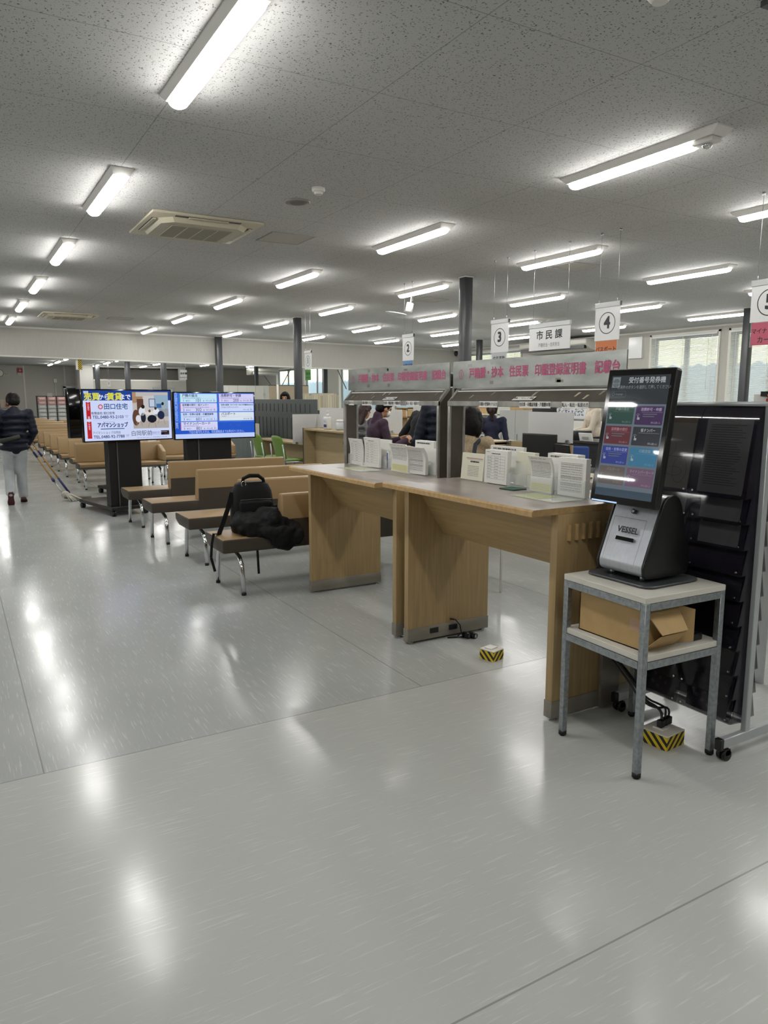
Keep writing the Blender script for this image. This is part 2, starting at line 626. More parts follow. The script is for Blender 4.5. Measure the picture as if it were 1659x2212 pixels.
# ceiling moulding along the dropped wall and the right wall
mb = MB()
mb.bar((xa, yb(xa)-.01, HC-.02), (xb_, yb(xb_)-.01, HC-.02), .02, .04, WALLT)
struct(mb, 'trim_3')
mb = MB(); mb.box(X1-.015, X1, Y0, Y1, HC-.035, HC, WALLT); struct(mb, 'trim_4')
mb = MB(); mb.box(X1-.012, X1, Y0, Y1, 0, .08, WALLT); struct(mb, 'baseboard_right')

# windows with frames and blinds
FRAMEM = mat('white_window_frame', '#d2d0c6', .4)
SASH = mat('aluminium_sash', '#9fa3a6', .4, .6)
GLS = glass('window_glass', '#f2f6f4', .08)
BLINDM = mat('white_blind_slat', '#d6d8d4', .45)
wl = ['behind sign 5 and the brochure rack', 'directly right of the ticket machine screen', 'left of the ticket machine window pair', 'behind the tallest grey pillar']
for i, (a, c) in enumerate(WIN):
    mb = MB()
    for y in (a, c-.05):
        mb.box(X1-.03, X1+.16, y, y+.05, 1.0, 2.96, FRAMEM)
    mb.box(X1-.03, X1+.16, a, c, 2.92, 2.96, FRAMEM)
    mb.box(X1-.05, X1+.16, a, c, 1.0, 1.04, FRAMEM)
    w = struct(mb, 'window_%d' % (i+1))
    mid = (a+c)/2
    mb = MB()
    mb.box(X1+.1, X1+.14, mid-.06, mid+.06, 1.04, 2.92, SASH)
    mb.box(X1+.1, X1+.14, a+.05, c-.05, 2.84, 2.92, SASH)
    mb.box(X1+.1, X1+.14, a+.05, a+.13, 1.04, 2.84, SASH)
    mb.box(X1+.1, X1+.14, c-.13, c-.05, 1.04, 2.84, SASH)
    mb.out('sash', w)
    mb = MB(); mb.box(X1+.115, X1+.12, a+.05, c-.05, 1.04, 2.92, GLS); mb.out('pane', w)
    if i in (1, 2, 3, 0):
        lab = {0: 'white venetian blind behind the rack, cut by the right photo edge', 1: 'white venetian blind right of the cream window post, crossed by grey pillar',
               2: 'white venetian blind on the wide window left of the cream post', 3: 'white venetian blind seen beside counter sign 3 and the tall pillar'}[i]
        t = thing('venetian_blind', lab, 'blind', (X1-.03, a+.06, 0))
        wd = c-a-.12
        mb = MB(); mb.box(-.02, .02, 0, wd, 2.88, 2.915, BLINDM); mb.out('head_rail', t)
        mb = MB()
        z = 1.12
        while z < 2.88:
            mb.poly([(-.010, 0, z-.009), (-.010, wd, z-.009), (.010, wd, z+.009), (.010, 0, z+.009)], BLINDM)
            z += .027
        mb.out('slat', t)
        mb = MB()
        for y in (.12, wd/2, wd-.12):
            mb.box(-.013, -.012, y-.006, y+.006, 1.1, 2.88, BLINDM)
        mb.out('ladder_tape', t)
        mb = MB(); mb.box(-.014, .014, 0, wd, 1.085, 1.105, BLINDM); mb.out('bottom_rail', t)
        mb = MB(); mb.cyl((-.03, .2, 1.7), (-.03, .2, 2.88), .004, BLINDM, 6); mb.out('wand', t)

# outside: ground, pale building, row of blue serrated fence boards
mb = MB(); mb.box(14.6, 60, -20, 80, -.3, -.1, mat('asphalt', '#8b8d8e', .9)); tag(mb.out('ground_outside'), kind='structure')
FENCEM = mat('blue_grey_hedge', '#93a3ad', .8)
for k, (fa, fb) in enumerate(((3, 20), (20, 45))):
    mb = MB()
    prof = [(fa, -.1), (fb, -.1)]
    y = fb
    while y > fa+.01:
        prof += [(y, 2.36), (y-.22, 2.47)]
        y -= .44
    prof.append((fa, 2.36))
    mb.prism(prof, 'x', 18.0, 18.12, FENCEM)
    tag(mb.out('serrated_fence'), ('blue grey fence with jagged top outside the windows by the ticket machine', 'blue grey jagged fence outside the far windows past the dropped wall')[k], 'fence')
mb = MB(); mb.box(24, 34, -10, 70, -.1, 9, mat('pale_yellow_render', '#f4eeca', .8)); tag(mb.out('outside_building'), 'pale yellow building outside beyond the fence, seen through blinds', 'building')

# ---------------------------------------------------------------- ceiling lights
def make_light(label, loc, sensor=False, group='ceiling strip lights'):
    t = thing('ceiling_light', label, 'light', loc, 0, group)
    mb = MB()
    a = [mb.v(p) for p in ((-.075, -.635, 0), (.075, -.635, 0), (.075, .635, 0), (-.075, .635, 0))]
    a2 = [mb.v(p) for p in ((-.075, -.635, -.008), (.075, -.635, -.008), (.075, .635, -.008), (-.075, .635, -.008))]
    b = [mb.v(p) for p in ((-.056, -.59, -.045), (.056, -.59, -.045), (.056, .59, -.045), (-.056, .59, -.045))]
    mb.f(a, WHITE); mb.f(b[::-1], WHITE)
    for i in range(4):
        j = (i+1) % 4
        mb.f([a[j], a[i], a2[i], a2[j]], WHITE)
        mb.f([a2[j], a2[i], b[i], b[j]], WHITE)
    mb.out('base_plate', t)
    mb = MB()
    y0 = -.44 if sensor else -.58
    prof = [(-.052, -.043)] + [(.052*math.cos(R(k)), -.047-.036*math.sin(R(k))) for k in range(180, -1, -20)] + [(.052, -.043)]
    rings = []
    for y, s in ((y0, .86), (y0+.03, 1), (.555, 1), (.58, .86)):
        rings.append([mb.v((p[0]*s, y, -.043+(p[1]+.043)*s)) for p in prof])
    for i in range(3):
        for k in range(len(prof)-1):
            mb.f([rings[i][k], rings[i][k+1], rings[i+1][k+1], rings[i+1][k]], LED, True)
    mb.f(rings[0], LED); mb.f(rings[-1][::-1], LED)
    mb.out('diffuser', t)
    if sensor:
        mb = MB(); mb.box(-.042, .042, -.585, -.442, -.075, -.045, WHITE)
        s = mb.out('sensor_box', t, bevel=(.008, 2))
        mb = MB(); mb.lathe([(.03, 0), (.03, -.01), (.02, -.022), (.006, -.027)], (0, -.52, -.075), CHROME, 14); mb.out('sensor_eye', s)
    return t
L0 = make_light('nearest strip light over the left aisle, running out of the photo top', (1.13, 3.50, HC))
LS = make_light('large strip light with sensor box at its end, over the writing desks', (3.98, 3.565, HC), True)
ORD = ['first', 'second', 'third', 'fourth', 'fifth', 'sixth', 'seventh']
ROWS = {1.15: 'leftmost row', 3.98: 'row above the writing desks', 5.92: 'row just behind the counter signs',
        8.05: 'second row behind the counter signs', 10.2: 'third row behind the counter signs', 12.45: 'row nearest the windows'}
for X, nm in ROWS.items():
    for k in range(6):
        if (X, k) in ((1.15, 0), (3.98, 0)):
            continue
        if X in (8.05, 10.2, 12.45) and k == 0:
            continue
        first = 1 if X in (8.05, 10.2) else 0
        if X == 12.45:
            first = 2 if k > 1 else 1
            if k == 1:
                continue
        n = k-first
        if X == 10.2 and k == 3:
            t = make_light('strip light with a sensor box, partly behind sign 3 and the department sign', (X, 3.565+2.77*k, HC), True)
            continue
        dup(L0, (X if X > 2 else 1.13, 3.565+2.77*k if X > 2 else 3.5+2.62*k, HC), label='%s strip light from the near end, %s' % (ORD[n], nm))
far = {3.98: 'far room row left of the two screens', 5.92: 'far room row above the left screen', 8.05: 'far room row between the dark pillars', 10.2: 'far room row above the right screen', 12.45: 'far room row by the cabinets'}
for X, nm in far.items():
    for k, q in ((10, 'nearest'), (11, 'middle'), (12, 'farthest')):
        if X == 10.2 and k == 12 or X == 12.45 and k in (10, 12):
            continue
        dup(L0, (X, 3.52+2.77*k, HC), label='%s tiny strip light in the %s' % (q, nm))
# lights over the part of the hall behind and left of the camera
for X, ks in ((1.15, (-1, -2)), (3.98, (-1, -2)), (5.92, (-1,)), (8.05, (0,)), (10.2, (0,)), (12.45, (0, 1)), (-2.7, (-.61, .39, 1.39, 2.39, 3.39, 4.39)), (-5.55, (-.35, .65, 1.65, 2.65, 3.65, 4.65)), (-8.72, (1.18, 2.18, 3.18, 4.18))):
    for k in ks:
        dup(L0, (X, 3.52+2.77*k, HC), label='strip light outside the photo, over the rest of the hall', group='strip lights outside the photo')
for X in (1.15, 3.98, 5.92, 8.05, 10.2):
    for k in (6, 7, 8, 9):
        dup(L0, (X, 3.52+2.77*k, HC), label='strip light hidden behind the dropped wall', group='strip lights hidden by the dropped wall')
# ---------------------------------------------------------------- benches
def make_bench(name, label, L, xb, group=None, arm=False):
    """backrest from xb to L along the rear edge y=0; the seat looks to +y; origin on the floor at the rear left corner"""
    t = thing(name, label, 'bench', (0, 0, 0), 0, group)
    D = .47
    mb = MB()
    prof = [(0, .328), (0, .435), (D-.02, .435), (D, .42), (D-.02, .365), (D-.12, .328)]
    mb.prism(prof, 'x', 0, L, BEIGE)
    o = mb.out('seat', t, bevel=(.014, 3), smooth=50)
    me = o.data
    me.materials.append(BROWN)
    for p in me.polygons:
        if abs(p.normal.x) > .6 or (p.normal.y < -.6) or p.normal.z < -.6:
            p.material_index = 1
    mb = MB()
    mb.prism([(0, .437), (0, .75), (.02, .762), (.07, .757), (.095, .735), (.15, .437)], 'x', xb, L, BEIGE)
    o = mb.out('backrest', t, bevel=(.02, 3), smooth=50)
    mb = MB()
    mb.prism([(-.003, .33), (-.003, .56), (.06, .56), (.06, .33)], 'x', xb+.003, L-.003, BROWN)
    tag(mb.out('back_panel', t, bevel=(.004, 1)), 'dark brown lower back panel')
    if arm:
        mb = MB()
        mb.prism([(.02, .437), (.02, .7), (.2, .7), (.46, .6), (.46, .437)], 'x', L-.07, L, BEIGE)
        mb.out('armrest', t, bevel=(.02, 3))
    for x in (.14, L-.14):
        for s, y0, y1, y2 in ((-1, .1, -.02, -.045), (1, D-.12, D-.05, D-.03)):
            if s > 0:
                x += -.05 if x < L/2 else .05
            mb = MB()
            mb.tube([(x, y0-s*.12, .318), (x, y0-s*.04, .31), (x, (y0+y1)/2, .285), (x, y1-s*.01, .235), (x, y1, .18), (x, y2, .02)], .0185, CHROME, 10)
            lg = mb.out('leg', t)
            mb = MB()
            mb.cyl((x, y2, 0), (x, y2, .022), .019, RUBBER, 10)
            mb.out('foot_cap', lg)
    return t
def dupb(src, loc, rz, label, group):
    return dup(src, loc, rz, label, group)
GB = 'beige benches with their backs to the camera'
bn = make_bench('waiting_bench', 'nearest beige bench, carrying the black backpack, beside the writing desk', 1.95, .49, GB)
bn.location = (1.70, 5.36, 0)
dupb(bn, (1.76, 6.52, 0), 0, 'beige bench directly behind the one with the backpack', GB)
dupb(bn, (1.70, 7.68, 0), 0, 'beige bench with brown back, third one back from the writing desk', GB)
dupb(bn, (1.70, 8.84, 0), 0, 'beige bench standing right in front of the screen stands', GB)
GF = 'beige benches facing the camera'
bf = make_bench('waiting_bench', 'beige bench facing the camera, partly behind the left screen stand', 1.42, 0, GF, True)
bf.rotation_euler.z = math.pi
bf.location = (1.74+1.42, 13.42, 0)
# rotated by half a turn: the armrest must stay on its right end in the picture, so it is mirrored there
for c in bf.children:
    if c.name.startswith('armrest'):
        c.location.x = -1.42+.07
fl = [(14.62, 'beige bench facing the camera, second row behind the screens'), (15.78, 'beige bench facing the camera with its end just left of the screen stand'),
      (17.08, 'beige bench facing the camera beside the mop handles'), (18.3, 'beige bench facing the camera, its end half hidden by the row in front of it'),
      (19.7, 'beige bench facing the camera by the right hand of the person mopping'), (22.1, 'far beige bench partly hidden by the mopping person'),
      (24.4, 'very far beige bench, only its long back shows'), (26.6, 'third last far beige bench back below the far brochure rack'), (29.0, 'second last far beige bench back below the brochure rack'), (31.5, 'farthest beige bench back below the brochure rack')]
for k, (y, lb) in enumerate(fl):
    dupb(bf, (1.74+1.42+(.05 if k == 0 else 0), y, 0), math.pi, lb, GF)
for y, lb in ((14.4, 'beige bench end between the two screen stands'),):
    dupb(bf, (4.75, y, 0), math.pi, lb, GF)
for y, lb in ((24.4, 'far bench back right of another far back, ending behind the left screen'), (29.0, 'far bench back continuing to the dark far door')):
    dupb(bf, (4.75, y, 0), math.pi, lb, GF)

# ---------------------------------------------------------------- writing desks
def desk(name, label, loc, L, ztop, near):
    t = thing(name, label, 'desk', loc)
    mb = MB()
    mb.prism([(-.155, ztop-.03), (-.155, ztop-.008), (-.145, ztop), (.62, ztop), (.62, ztop-.03)], 'y', 0, L, OAKEDGE)
    o = mb.out('desk_top', t)
    me = o.data
    me.materials.append(LAMTOP)
    for p in me.polygons:
        if p.normal.z > .9:
            p.material_index = 1
    me.materials.append(OAKX)
    zt = ztop-.03
    for k, y in enumerate((0.0, L-.045)):
        mb = MB(); mb.box(0, .615, y, y+.045, .085, zt, OAK)
        p = mb.out('side_panel', t, bevel=(.003, 2))
        mb = MB(); mb.box(-.004, .619, y-.004, y+.049, .014, .098, KICK)
        q = mb.out('kick_plate', p, bevel=(.004, 2))
        for x in (.035, .58):
            mb = MB(); mb.lathe([(.018, 0), (.018, .006), (.008, .008), (.008, .02)], (x, y+.022, 0), CHROME, 12); mb.out('levelling_foot', p)
    mb = MB()
    mb.prism([(.05, zt), (.256, .672), (.30, .672), (.30, zt)], 'y', .045, L-.045, OAKX)
    mb.out('apron', t)
    ys = [0.0]
    for y, s in ((0.0, -1),):
        for k in range(5):
            x = .07+.0445*k
            mb = MB()
            pts = [(x-.012, y), (x+.012, y)] + [(x+.012*math.cos(R(a)), y+s*.014*abs(math.sin(R(a)))) for a in range(30, 180, 30)]
            mb.prism(pts, 'z', .86, .935, OAKEDGE)
            tag(mb.out('cane_rest', t), 'half-round wooden cane rest on the side panel' if 0 else None)
    return t
dn = desk('writing_desk', 'oak writing desk with power outlets, next to the ticket machine table', (2.317, 2.43, 0), 1.31, 1.015, True)
df = desk('writing_desk', 'oak writing desk farther back, beside the bench with the backpack', (2.317, 3.835, 0), 1.31, .998, False)
mb = MB(); mb.box(.30, .425, -.02, -.0005, .012, .93, KICK)
mb.out('cable_duct', dn, bevel=(.002, 1))
# outlets on the near desk's far kick plate
for x in (.19, .335):
    mb = MB(); mb.box(x-.03, x+.03, 1.31-.056, 1.31-.048, .05, .082, BLACK)
    mb.out('outlet_plate', dn)

def hood(label, loc, L, zd, signtext, marks):
    """steel canopy standing on a desk: side panels, posts, sloping roof and a sign board; y runs away from the camera"""
    t = thing('desk_canopy', label, 'canopy', loc)
    zf = 1.485
    for y in (0, L-.02):
        mb = MB()
        mb.prism([(.012, zd), (.122, zd), (.122, 1.575), (.075, 1.555), (.012, zf-.02)], 'y', y+.004, y+.016, mat('hood_panel', '#4a453c', .5, .2, noise=(9, .2)) if 'HOODP' not in globals() else HOODP)
        mb.out('side_panel', t)
        for x in (0, .105):
            mb = MB(); mb.box(x, x+.018, y, y+.02, zd, zf if x == 0 else 1.57, STEEL); mb.out('post', t, bevel=(.003, 1))
        mb = MB(); mb.bar((.012, y+.01, zf-.006), (.085, y+.01, 1.562), .022, .016, STEEL); mb.out('edge_bar', t)
    mb = MB(); mb.box(-.002, .016, 0, L, zf-.03, zf, STEEL); mb.out('front_rail', t, bevel=(.003, 1))
    mb = MB()
    mb.prism([(.004, zf), (.075, 1.553), (.122, 1.575), (.122, 1.567), (.078, 1.545), (.004, zf-.008)], 'y', .01, L-.01, HOODP)
    rf = mb.out('roof', t)
    # sign board, at the rear edge of the slope
    mb = MB(); mb.box(.062, .07, -.03, L+.03, 1.562, 1.722, SIGNM)
    sb = mb.out('sign_board', t)
    c = Canvas(frame((.061, L+.03, 1.562), (0, -1, 0), (0, 0, 1)))
    Ls = L+.06
    ink = pmat('#b4577a', .5)
    LM = frame((.061, L+.03, 1.562), (0, -1, 0), (0, 0, 1))
    c.ring(.083, .081, .023, .004, ink, ry=.029)
    c.text(.083, .081, .044, '1', ink, thick=.001)
    c.mb.out('circled_numeral', sb)
    for u, s in ((.243, '戸籍謄'), (.347, '・'), (.428, '抄本'), (.612, '住民票'), (.926, '印鑑登録証明書'), (1.245, '記載台')):
        c = Canvas(LM)
        c.text(u*Ls/1.36, .082, .063, s, ink, thick=.0018 if len(s) > 5 else .0022, sx=.845)
        c.mb.out('lettering', sb)
    # old tape marks on board and roof
    c = Canvas(frame((.0615, L+.03, 1.562), (0, -1, 0), (0, 0, 1)))
    rnd = random.Random(marks)
    for k in range(8):
        u = rnd.uniform(.1, Ls-.15)
        v = rnd.choice((.125, .13, .01, .02))
        c.rect(u, v, rnd.uniform(.015, .05), rnd.uniform(.012, .024), pmat(rnd.choice(('#77786f', '#8d8a80', '#a8aaa4')), .6), w=-.0003)
    c.mb.out('tape_mark', sb)
    c = Canvas(frame((.004, L, zf+.0015), (0, -1, 0), (.071, 0, .068)))
    for k in range(7):
        u = rnd.uniform(.08, L-.1)
        v = rnd.uniform(.015, .06)
        c.poly([(u, v), (u+.012, v), (u+.03, v+.028), (u+.012, v+.03)], pmat(rnd.choice(('#8a8378', '#b7ab97', '#75706a')), .6), w=.0004)
    c.rect(.0, .078, L*.97, .008, PAPER, w=.001)
    c.mb.out('tape_residue', rf)
    return t
HOODP = mat('hood_panel', '#4d473d', .5, .2, noise=(9, .2))
SIGNM = mat('scuffed_sign_steel', '#a9ada8', .3, .75, noise=((10, 5, 14), .25))
hn = hood('steel canopy with pink lettered sign on the desk nearest the ticket machine', (2.622, 2.44, 0), 1.30, 1.016, '', 3)
hf = hood('steel canopy with pink lettered sign on the desk farther back', (2.622, 3.84, 0), 1.30, .999, '', 11)
def strips(h, L, fs):
    c = Canvas(frame((-.0035, L, 1.455), (0, -1, 0), (0, 0, 1)))
    k = 0
    for u, wd, s in fs:
        c = Canvas(frame((-.0035, L, 1.455), (0, -1, 0), (0, 0, 1)))
        c.rect(u, -.004, wd, .034, PAPER)
        c.text(u+wd/2, .013, .022, s, pmat('#33383e'), w=.0006, sx=wd/(.0222*len(s)), thick=.0004)
        c.mb.out('label_strip', h)
    c = Canvas(frame((0, L, 1.487), (0, -1, 0), (.071, 0, .068)))
    u = L*.46
    c.poly([(u, .004), (u+.16, .004), (u+.18, .032), (u+.02, .032)], PAPER, w=.002)
    c.text(u+.09, .018, .02, '◆◆ここで記入します◆◆', pmat('#33383e'), w=.0028, sx=.62)
    c.mb.out('label_strip', h)
FS = [(.32, .165, '印鑑の登録をする方'), (.67, .24, '住民票・印鑑証明書・戸籍謄本等'), (.99, .18, '転入・転出・転居の方')]
strips(hn, 1.30, FS)
strips(hf, 1.30, [(.10, .085, '届出をする方'), (.31, .15, '印鑑の登録をする方'), (.63, .225, '住民票・印鑑証明書・戸籍謄本等'), (.93, .16, '転入・転出・転居の方')])

# ---------------------------------------------------------------- forms and holders on the desks
def form(label, x, y, zd, w, h, style, n=1, lean=.16, curl=0.0, th=.012, loc=None, papermat=None):
    """a stack of printed forms leaning back in its holder; local: y along the desk, front towards -x"""
    t = thing('paper_form_stack', label, 'forms', (x, y, zd))
    pm = papermat or PAPER
    mb = MB()
    N = 8
    fr, bk = [], []
    for i in range(N+1):
        v = i/N
        # sheet leans back then its top curls to the front
        dx = lean*h*v*.9 - curl*max(0, v-.45)**2*h*2.2
        z = .004+h*v*math.cos(lean) - curl*max(0, v-.6)**2*h*.6
        fr.append((dx, z)); bk.append((dx+th, z))
    prof = fr+bk[::-1]
    A = [mb.v((p[0], -w/2, p[1])) for p in prof]
    B = [mb.v((p[0], w/2, p[1])) for p in prof]
    n = len(prof)
    for i in range(n):
        j = (i+1) % n
        mb.f([A[j], A[i], B[i], B[j]], pm, False)
    for i in range(N):
        mb.f([A[i], A[i+1], A[n-2-i], A[n-1-i]], pm); mb.f([B[i+1], B[i], B[n-1-i], B[n-2-i]], pm)
    mb.out('sheet', t, smooth=60)
    def P(u, v):   # u 0..1 from the reader's left, v from the bottom
        k = min(int(v*N), N-1)
        f_ = v*N-k
        a, b = fr[k], fr[k+1]
        return Vector((a[0]+(b[0]-a[0])*f_-.0009, w/2-u*w, a[1]+(b[1]-a[1])*f_))
    mb = MB()
    def hl(u0, u1, v, tk=.0011, m=INK):
        mb.poly([P(u0, v), P(u1, v), P(u1, v)+Vector((0, 0, tk)), P(u0, v)+Vector((0, 0, tk))], m)
    def vl(u, v0, v1, tk=.0012, m=INK):
        ks = [v0] + [k/N for k in range(1, N) if v0 < k/N < v1] + [v1]
        for a, b in zip(ks, ks[1:]):
            mb.poly([P(u, a), P(u, a)+Vector((0, -tk, 0)), P(u, b)+Vector((0, -tk, 0)), P(u, b)], m)
    def words_(u0, u1, v, m=INK, tk=.0035):
        u = u0
        while u < u1-.01:
            d = rn.uniform(.012, .05)
            hl(u, min(u+d, u1), v, tk, m)
            u += d+rn.uniform(.006, .02)
    rn = random.Random(int(abs(y)*1000)+len(style))
    if style == 'table':
        for k in range(9):
            hl(.12, .9, .14+.085*k)
        for u in (.12, .3, .44, .7, .9):
            vl(u, .14 if u in (.12, .9) else .31, .82)
        for k in range(8):
            words_(.14, .28, .17+.085*k); words_(.46, .62, .17+.085*k)
        words_(.3, .7, .88, INKD, .005); words_(.06, .22, .93)
    elif style == 'grid':
        for k in range(16):
            u = .1+.052*k
            vl(u, .12, .86, .0009)
        for v in (.12, .3, .32, .48, .5, .86):
            hl(.1, .88, v)
        for k in range(12):
            words_(.12, .86, .15+.06*k, INK, .003)
    elif style == 'text':
        for k in range(11):
            words_(.08, .92, .42+.042*k, INK, .003)
        for u in (.08, .5, .92):
            vl(u, .56, .82)
        hl(.08, .92, .56); hl(.08, .92, .82)
        for k, (u, c) in enumerate(((.1, '#7f8a58'), (.27, '#a8536a'), (.47, '#50628f'), (.66, '#555555'))):
            hl(u, u+.14, .93, .011, pmat(c))
        mb.poly([P(.03, .02), P(.97, .02), P(.97, .25), P(.03, .25)], PAPERY)
        for k in range(4):
            w_ = P(0, .06+.045*k)
            hl(.08, .9, .07+.045*k, .0012, INK)
    elif style == 'receipt':
        hl(.2, .95, .8, .004, pmat('#b56a78')); hl(.25, .95, .755, .0015)
        words_(.4, .8, .66, INKD, .009)
        for k in range(7):
            words_(.3, .8, .15+.06*k, INK, .003)
    elif style == 'plain':
        words_(.1, .8, .9, INKD, .009)
    mb.out('form_print', t)
    return t
def holder(label, x, y, zd, w, h, d=.055):
    t = thing('acrylic_form_holder', label, 'form holder', (x, y, zd))
    mb = MB()
    mb.box(-.004, -.001, -w/2, w/2, 0, h*.55, ACRYL)
    mb.out('front_pane', t)
    mb = MB(); mb.box(d, d+.003, -w/2, w/2, 0, h, ACRYL); mb.out('rear_pane', t)
    for s in (-1, 1):
        mb = MB(); mb.box(0, d, s*w/2-.0015, s*w/2+.0015, 0, h*.6, ACRYL); mb.out('side_pane', t)
    mb = MB(); mb.box(0, d, -w/2, w/2, 0, .003, ACRYL); mb.out('base', t)
    return t
ZN, ZF = 1.016, .999
FG = 'form stacks on the near writing desk'
form('cream form with a pink heading line, leftmost on the near writing desk', 2.655, 3.53, ZN, .215, .158, 'receipt', papermat=PAPERC, lean=.1)
form('thick white stack with a large table form, on the near writing desk', 2.65, 3.30, ZN, .2, .19, 'table', th=.028, lean=.04)
form('white form with coloured heading and yellow lower part, on the near writing desk', 2.61, 2.875, ZN, .165, .19, 'text', th=.012, lean=.06, curl=.25)
form('stack of dense column forms behind the ticket screen edge, near writing desk', 2.625, 2.672, ZN, .19, .19, 'grid', th=.03, lean=.02)
form('blank white stack at the back of the near desk by the beige coat', 2.77, 3.36, ZN, .3, .205, 'plain', th=.02, lean=.06)
form('second blank cream stack at the back of the near desk', 2.72, 3.14, ZN, .15, .185, 'none', th=.03, lean=.1, papermat=PAPERC)
form('white pack with black print lying behind the yellow-footed form, near desk', 2.72, 2.84, ZN, .22, .195, 'plain', th=.05, lean=.02)
holder('smoke-grey acrylic holder between table form and yellow-footed form, near desk', 2.64, 3.13, ZN, .1, .13, .05)
holder('clear acrylic holder behind the yellow-footed form, near desk', 2.60, 2.875, ZN, .18, .15, .08)
holder('clear acrylic holder around the dense column forms, near desk', 2.613, 2.672, ZN, .2, .15, .08)
form('white two-column form leftmost on the farther writing desk', 2.635, 4.955, ZF, .2, .2, 'table', lean=.02, curl=.15)
form('tall white table form beside the leftmost one on the farther desk', 2.645, 4.735, ZF, .215, .215, 'table', th=.02, lean=.03, curl=.1)
form('form with yellow lower part in the middle of the farther desk', 2.64, 4.33, ZF, .22, .195, 'text', lean=.03, curl=.22)
form('curling stack of dense column forms at the right of the farther desk', 2.65, 4.13, ZF, .215, .185, 'grid', th=.022, lean=.02, curl=.3)
form('blank white sheet standing behind the table forms, farther desk', 2.725, 4.70, ZF, .2, .2, 'none', th=.01, lean=.04)
form('white pack with black heading behind the curling forms, farther desk', 2.74, 4.18, ZF, .23, .215, 'plain', th=.04, lean=.03)
form('white card folder against the right post, farther desk', 2.715, 4.0, ZF, .12, .17, 'none', th=.02, lean=.06)
holder('clear acrylic holder beside the table form, farther desk', 2.69, 4.58, ZF, .12, .16)
holder('clear acrylic holder by the right post, farther desk', 2.69, 4.0, ZF, .14, .15, .075)
holder('clear acrylic holder by the left post, farther desk', 2.63, 5.05, ZF, .04, .14, .06)
# pens, tray, clear mats
t = thing('pen_holder', 'small pen holder with blue pen between forms on the farther desk', 'pen holder', (2.66, 4.53, ZF))
mb = MB(); mb.lathe([(.02, 0), (.02, .07), (.017, .07), (.017, .01)], (0, 0, 0), ACRYL, 14); mb.out('cup', t)
mb = MB(); mb.cyl((0, 0, .01), (.008, .006, .13), .004, pmat('#d8dce6', .3), 8); mb.out('pen', t)
mb = MB(); mb.cyl((0, .0, .01), (-.006, -.01, .12), .004, pmat('#27336b', .3), 8); mb.out('pen', t)
mb = MB(); mb.box(-.05, .05, -.055, .055, 0, .006, mat('green_rubber_mat', '#23503c', .6))
tag(mb.out('stamp_mat', loc=(2.59, 3.07, ZN), rot=(0, 0, .1), bevel=(.002, 1)), 'dark green stamp mat lying on the near writing desk', 'mat')
CLEARM = clear('clear_desk_mat', '#e8efe0', .25, .05)
for lb, loc, L_ in (('clear desk mat with a yellow sheet under it, near writing desk', (2.50, 2.72, ZN), .34), ('clear desk mat with a pale sheet under it, farther writing desk', (2.50, 4.64, ZF), .36)):
    t = thing('clear_desk_mat', lb, 'desk mat', loc)
    mb = MB(); mb.box(-.1, .1, -L_/2, L_/2, .0012, .003, CLEARM); mb.out('sheet', t)
    mb = MB(); mb.box(-.08, .08, -.02, L_/2-.02, 0, .001, PAPERY); mb.out('yellow_slip', t)
    mb = MB(); mb.box(-.08, .08, -L_/2+.02, -.03, 0, .001, PAPER); mb.out('white_slip', t)
# cable with plug hanging from the near desk
mb = MB()
pts = [(2.632, 3.695, .118), (2.66, 3.675, .115), (2.685, 3.66, .08), (2.69, 3.65, .03), (2.66, 3.655, .008), (2.62, 3.67, .006), (2.60, 3.675, .006), (2.64, 3.66, .006), (2.70, 3.63, .01)]
t = thing('power_lead', 'black power cable with twin plugs hanging from the near desk panel', 'cable', (0, 0, 0))
mb.tube(pts, .0045, BLACK, 8); mb.out('cord', t)
for k, (x, y) in enumerate(((2.715, 3.62), (2.75, 3.60))):
    mb = MB(); mb.cyl((x, y-.02, .018), (x-.006, y+.03, .018), .018, BLACK, 14); p = mb.out('plug', t)
    mb = MB(); mb.cyl((x+.0005, y-.0215, .018), (x, y-.02, .018), .011, METAL, 12); mb.out('plug_face', p)

# ---------------------------------------------------------------- hazard-taped floor outlets
HAZ = bpy.data.materials.new('hazard_tape')
HAZ.use_nodes = True
_n = HAZ.node_tree
_tc = _n.nodes.new('ShaderNodeTexCoord'); _sp = _n.nodes.new('ShaderNodeSeparateXYZ')
_n.links.new(_tc.outputs['Object'], _sp.inputs[0])
def _m(op, a, b=None, v=None):
    q = _n.nodes.new('ShaderNodeMath'); q.operation = op
    _n.links.new(a, q.inputs[0])
    if b is not None: _n.links.new(b, q.inputs[1])
    if v is not None: q.inputs[1].default_value = v
    return q.outputs[0]
_s = _m('SUBTRACT', _m('ADD', _sp.outputs[0], _sp.outputs[1]), _sp.outputs[2])
_s = _m('GREATER_THAN', _m('FRACT', _m('MULTIPLY', _m('ADD', _s, v=10.0), v=24)), v=.5)
_x = _n.nodes.new('ShaderNodeMix'); _x.data_type = 'RGBA'
_x.inputs[6].default_value = lin('#141414'); _x.inputs[7].default_value = lin('#d8bd22')
_n.links.new(_s, _x.inputs[0]); _n.links.new(_x.outputs[2], _n.nodes['Principled BSDF'].inputs['Base Color'])
_n.nodes['Principled BSDF'].inputs['Roughness'].default_value = .4
def floor_outlet(label, loc, rz, a, b, h):
    t = thing('floor_outlet_box', label, 'outlet', loc, rz)
    mb = MB(); mb.box(-a/2, a/2, -b/2, b/2, 0, h, HAZ); mb.out('taped_body', t)
    mb = MB(); mb.box(-a/2-.001, a/2+.001, -b/2-.001, b/2+.001, h, h+.007, WARM); mb.out('lid', t, bevel=(.002, 1))
    mb = MB(); mb.box(-.03, .03, -.02, .03, h+.007, h+.013, WHITE); mb.out('socket_insert', t)
    return t
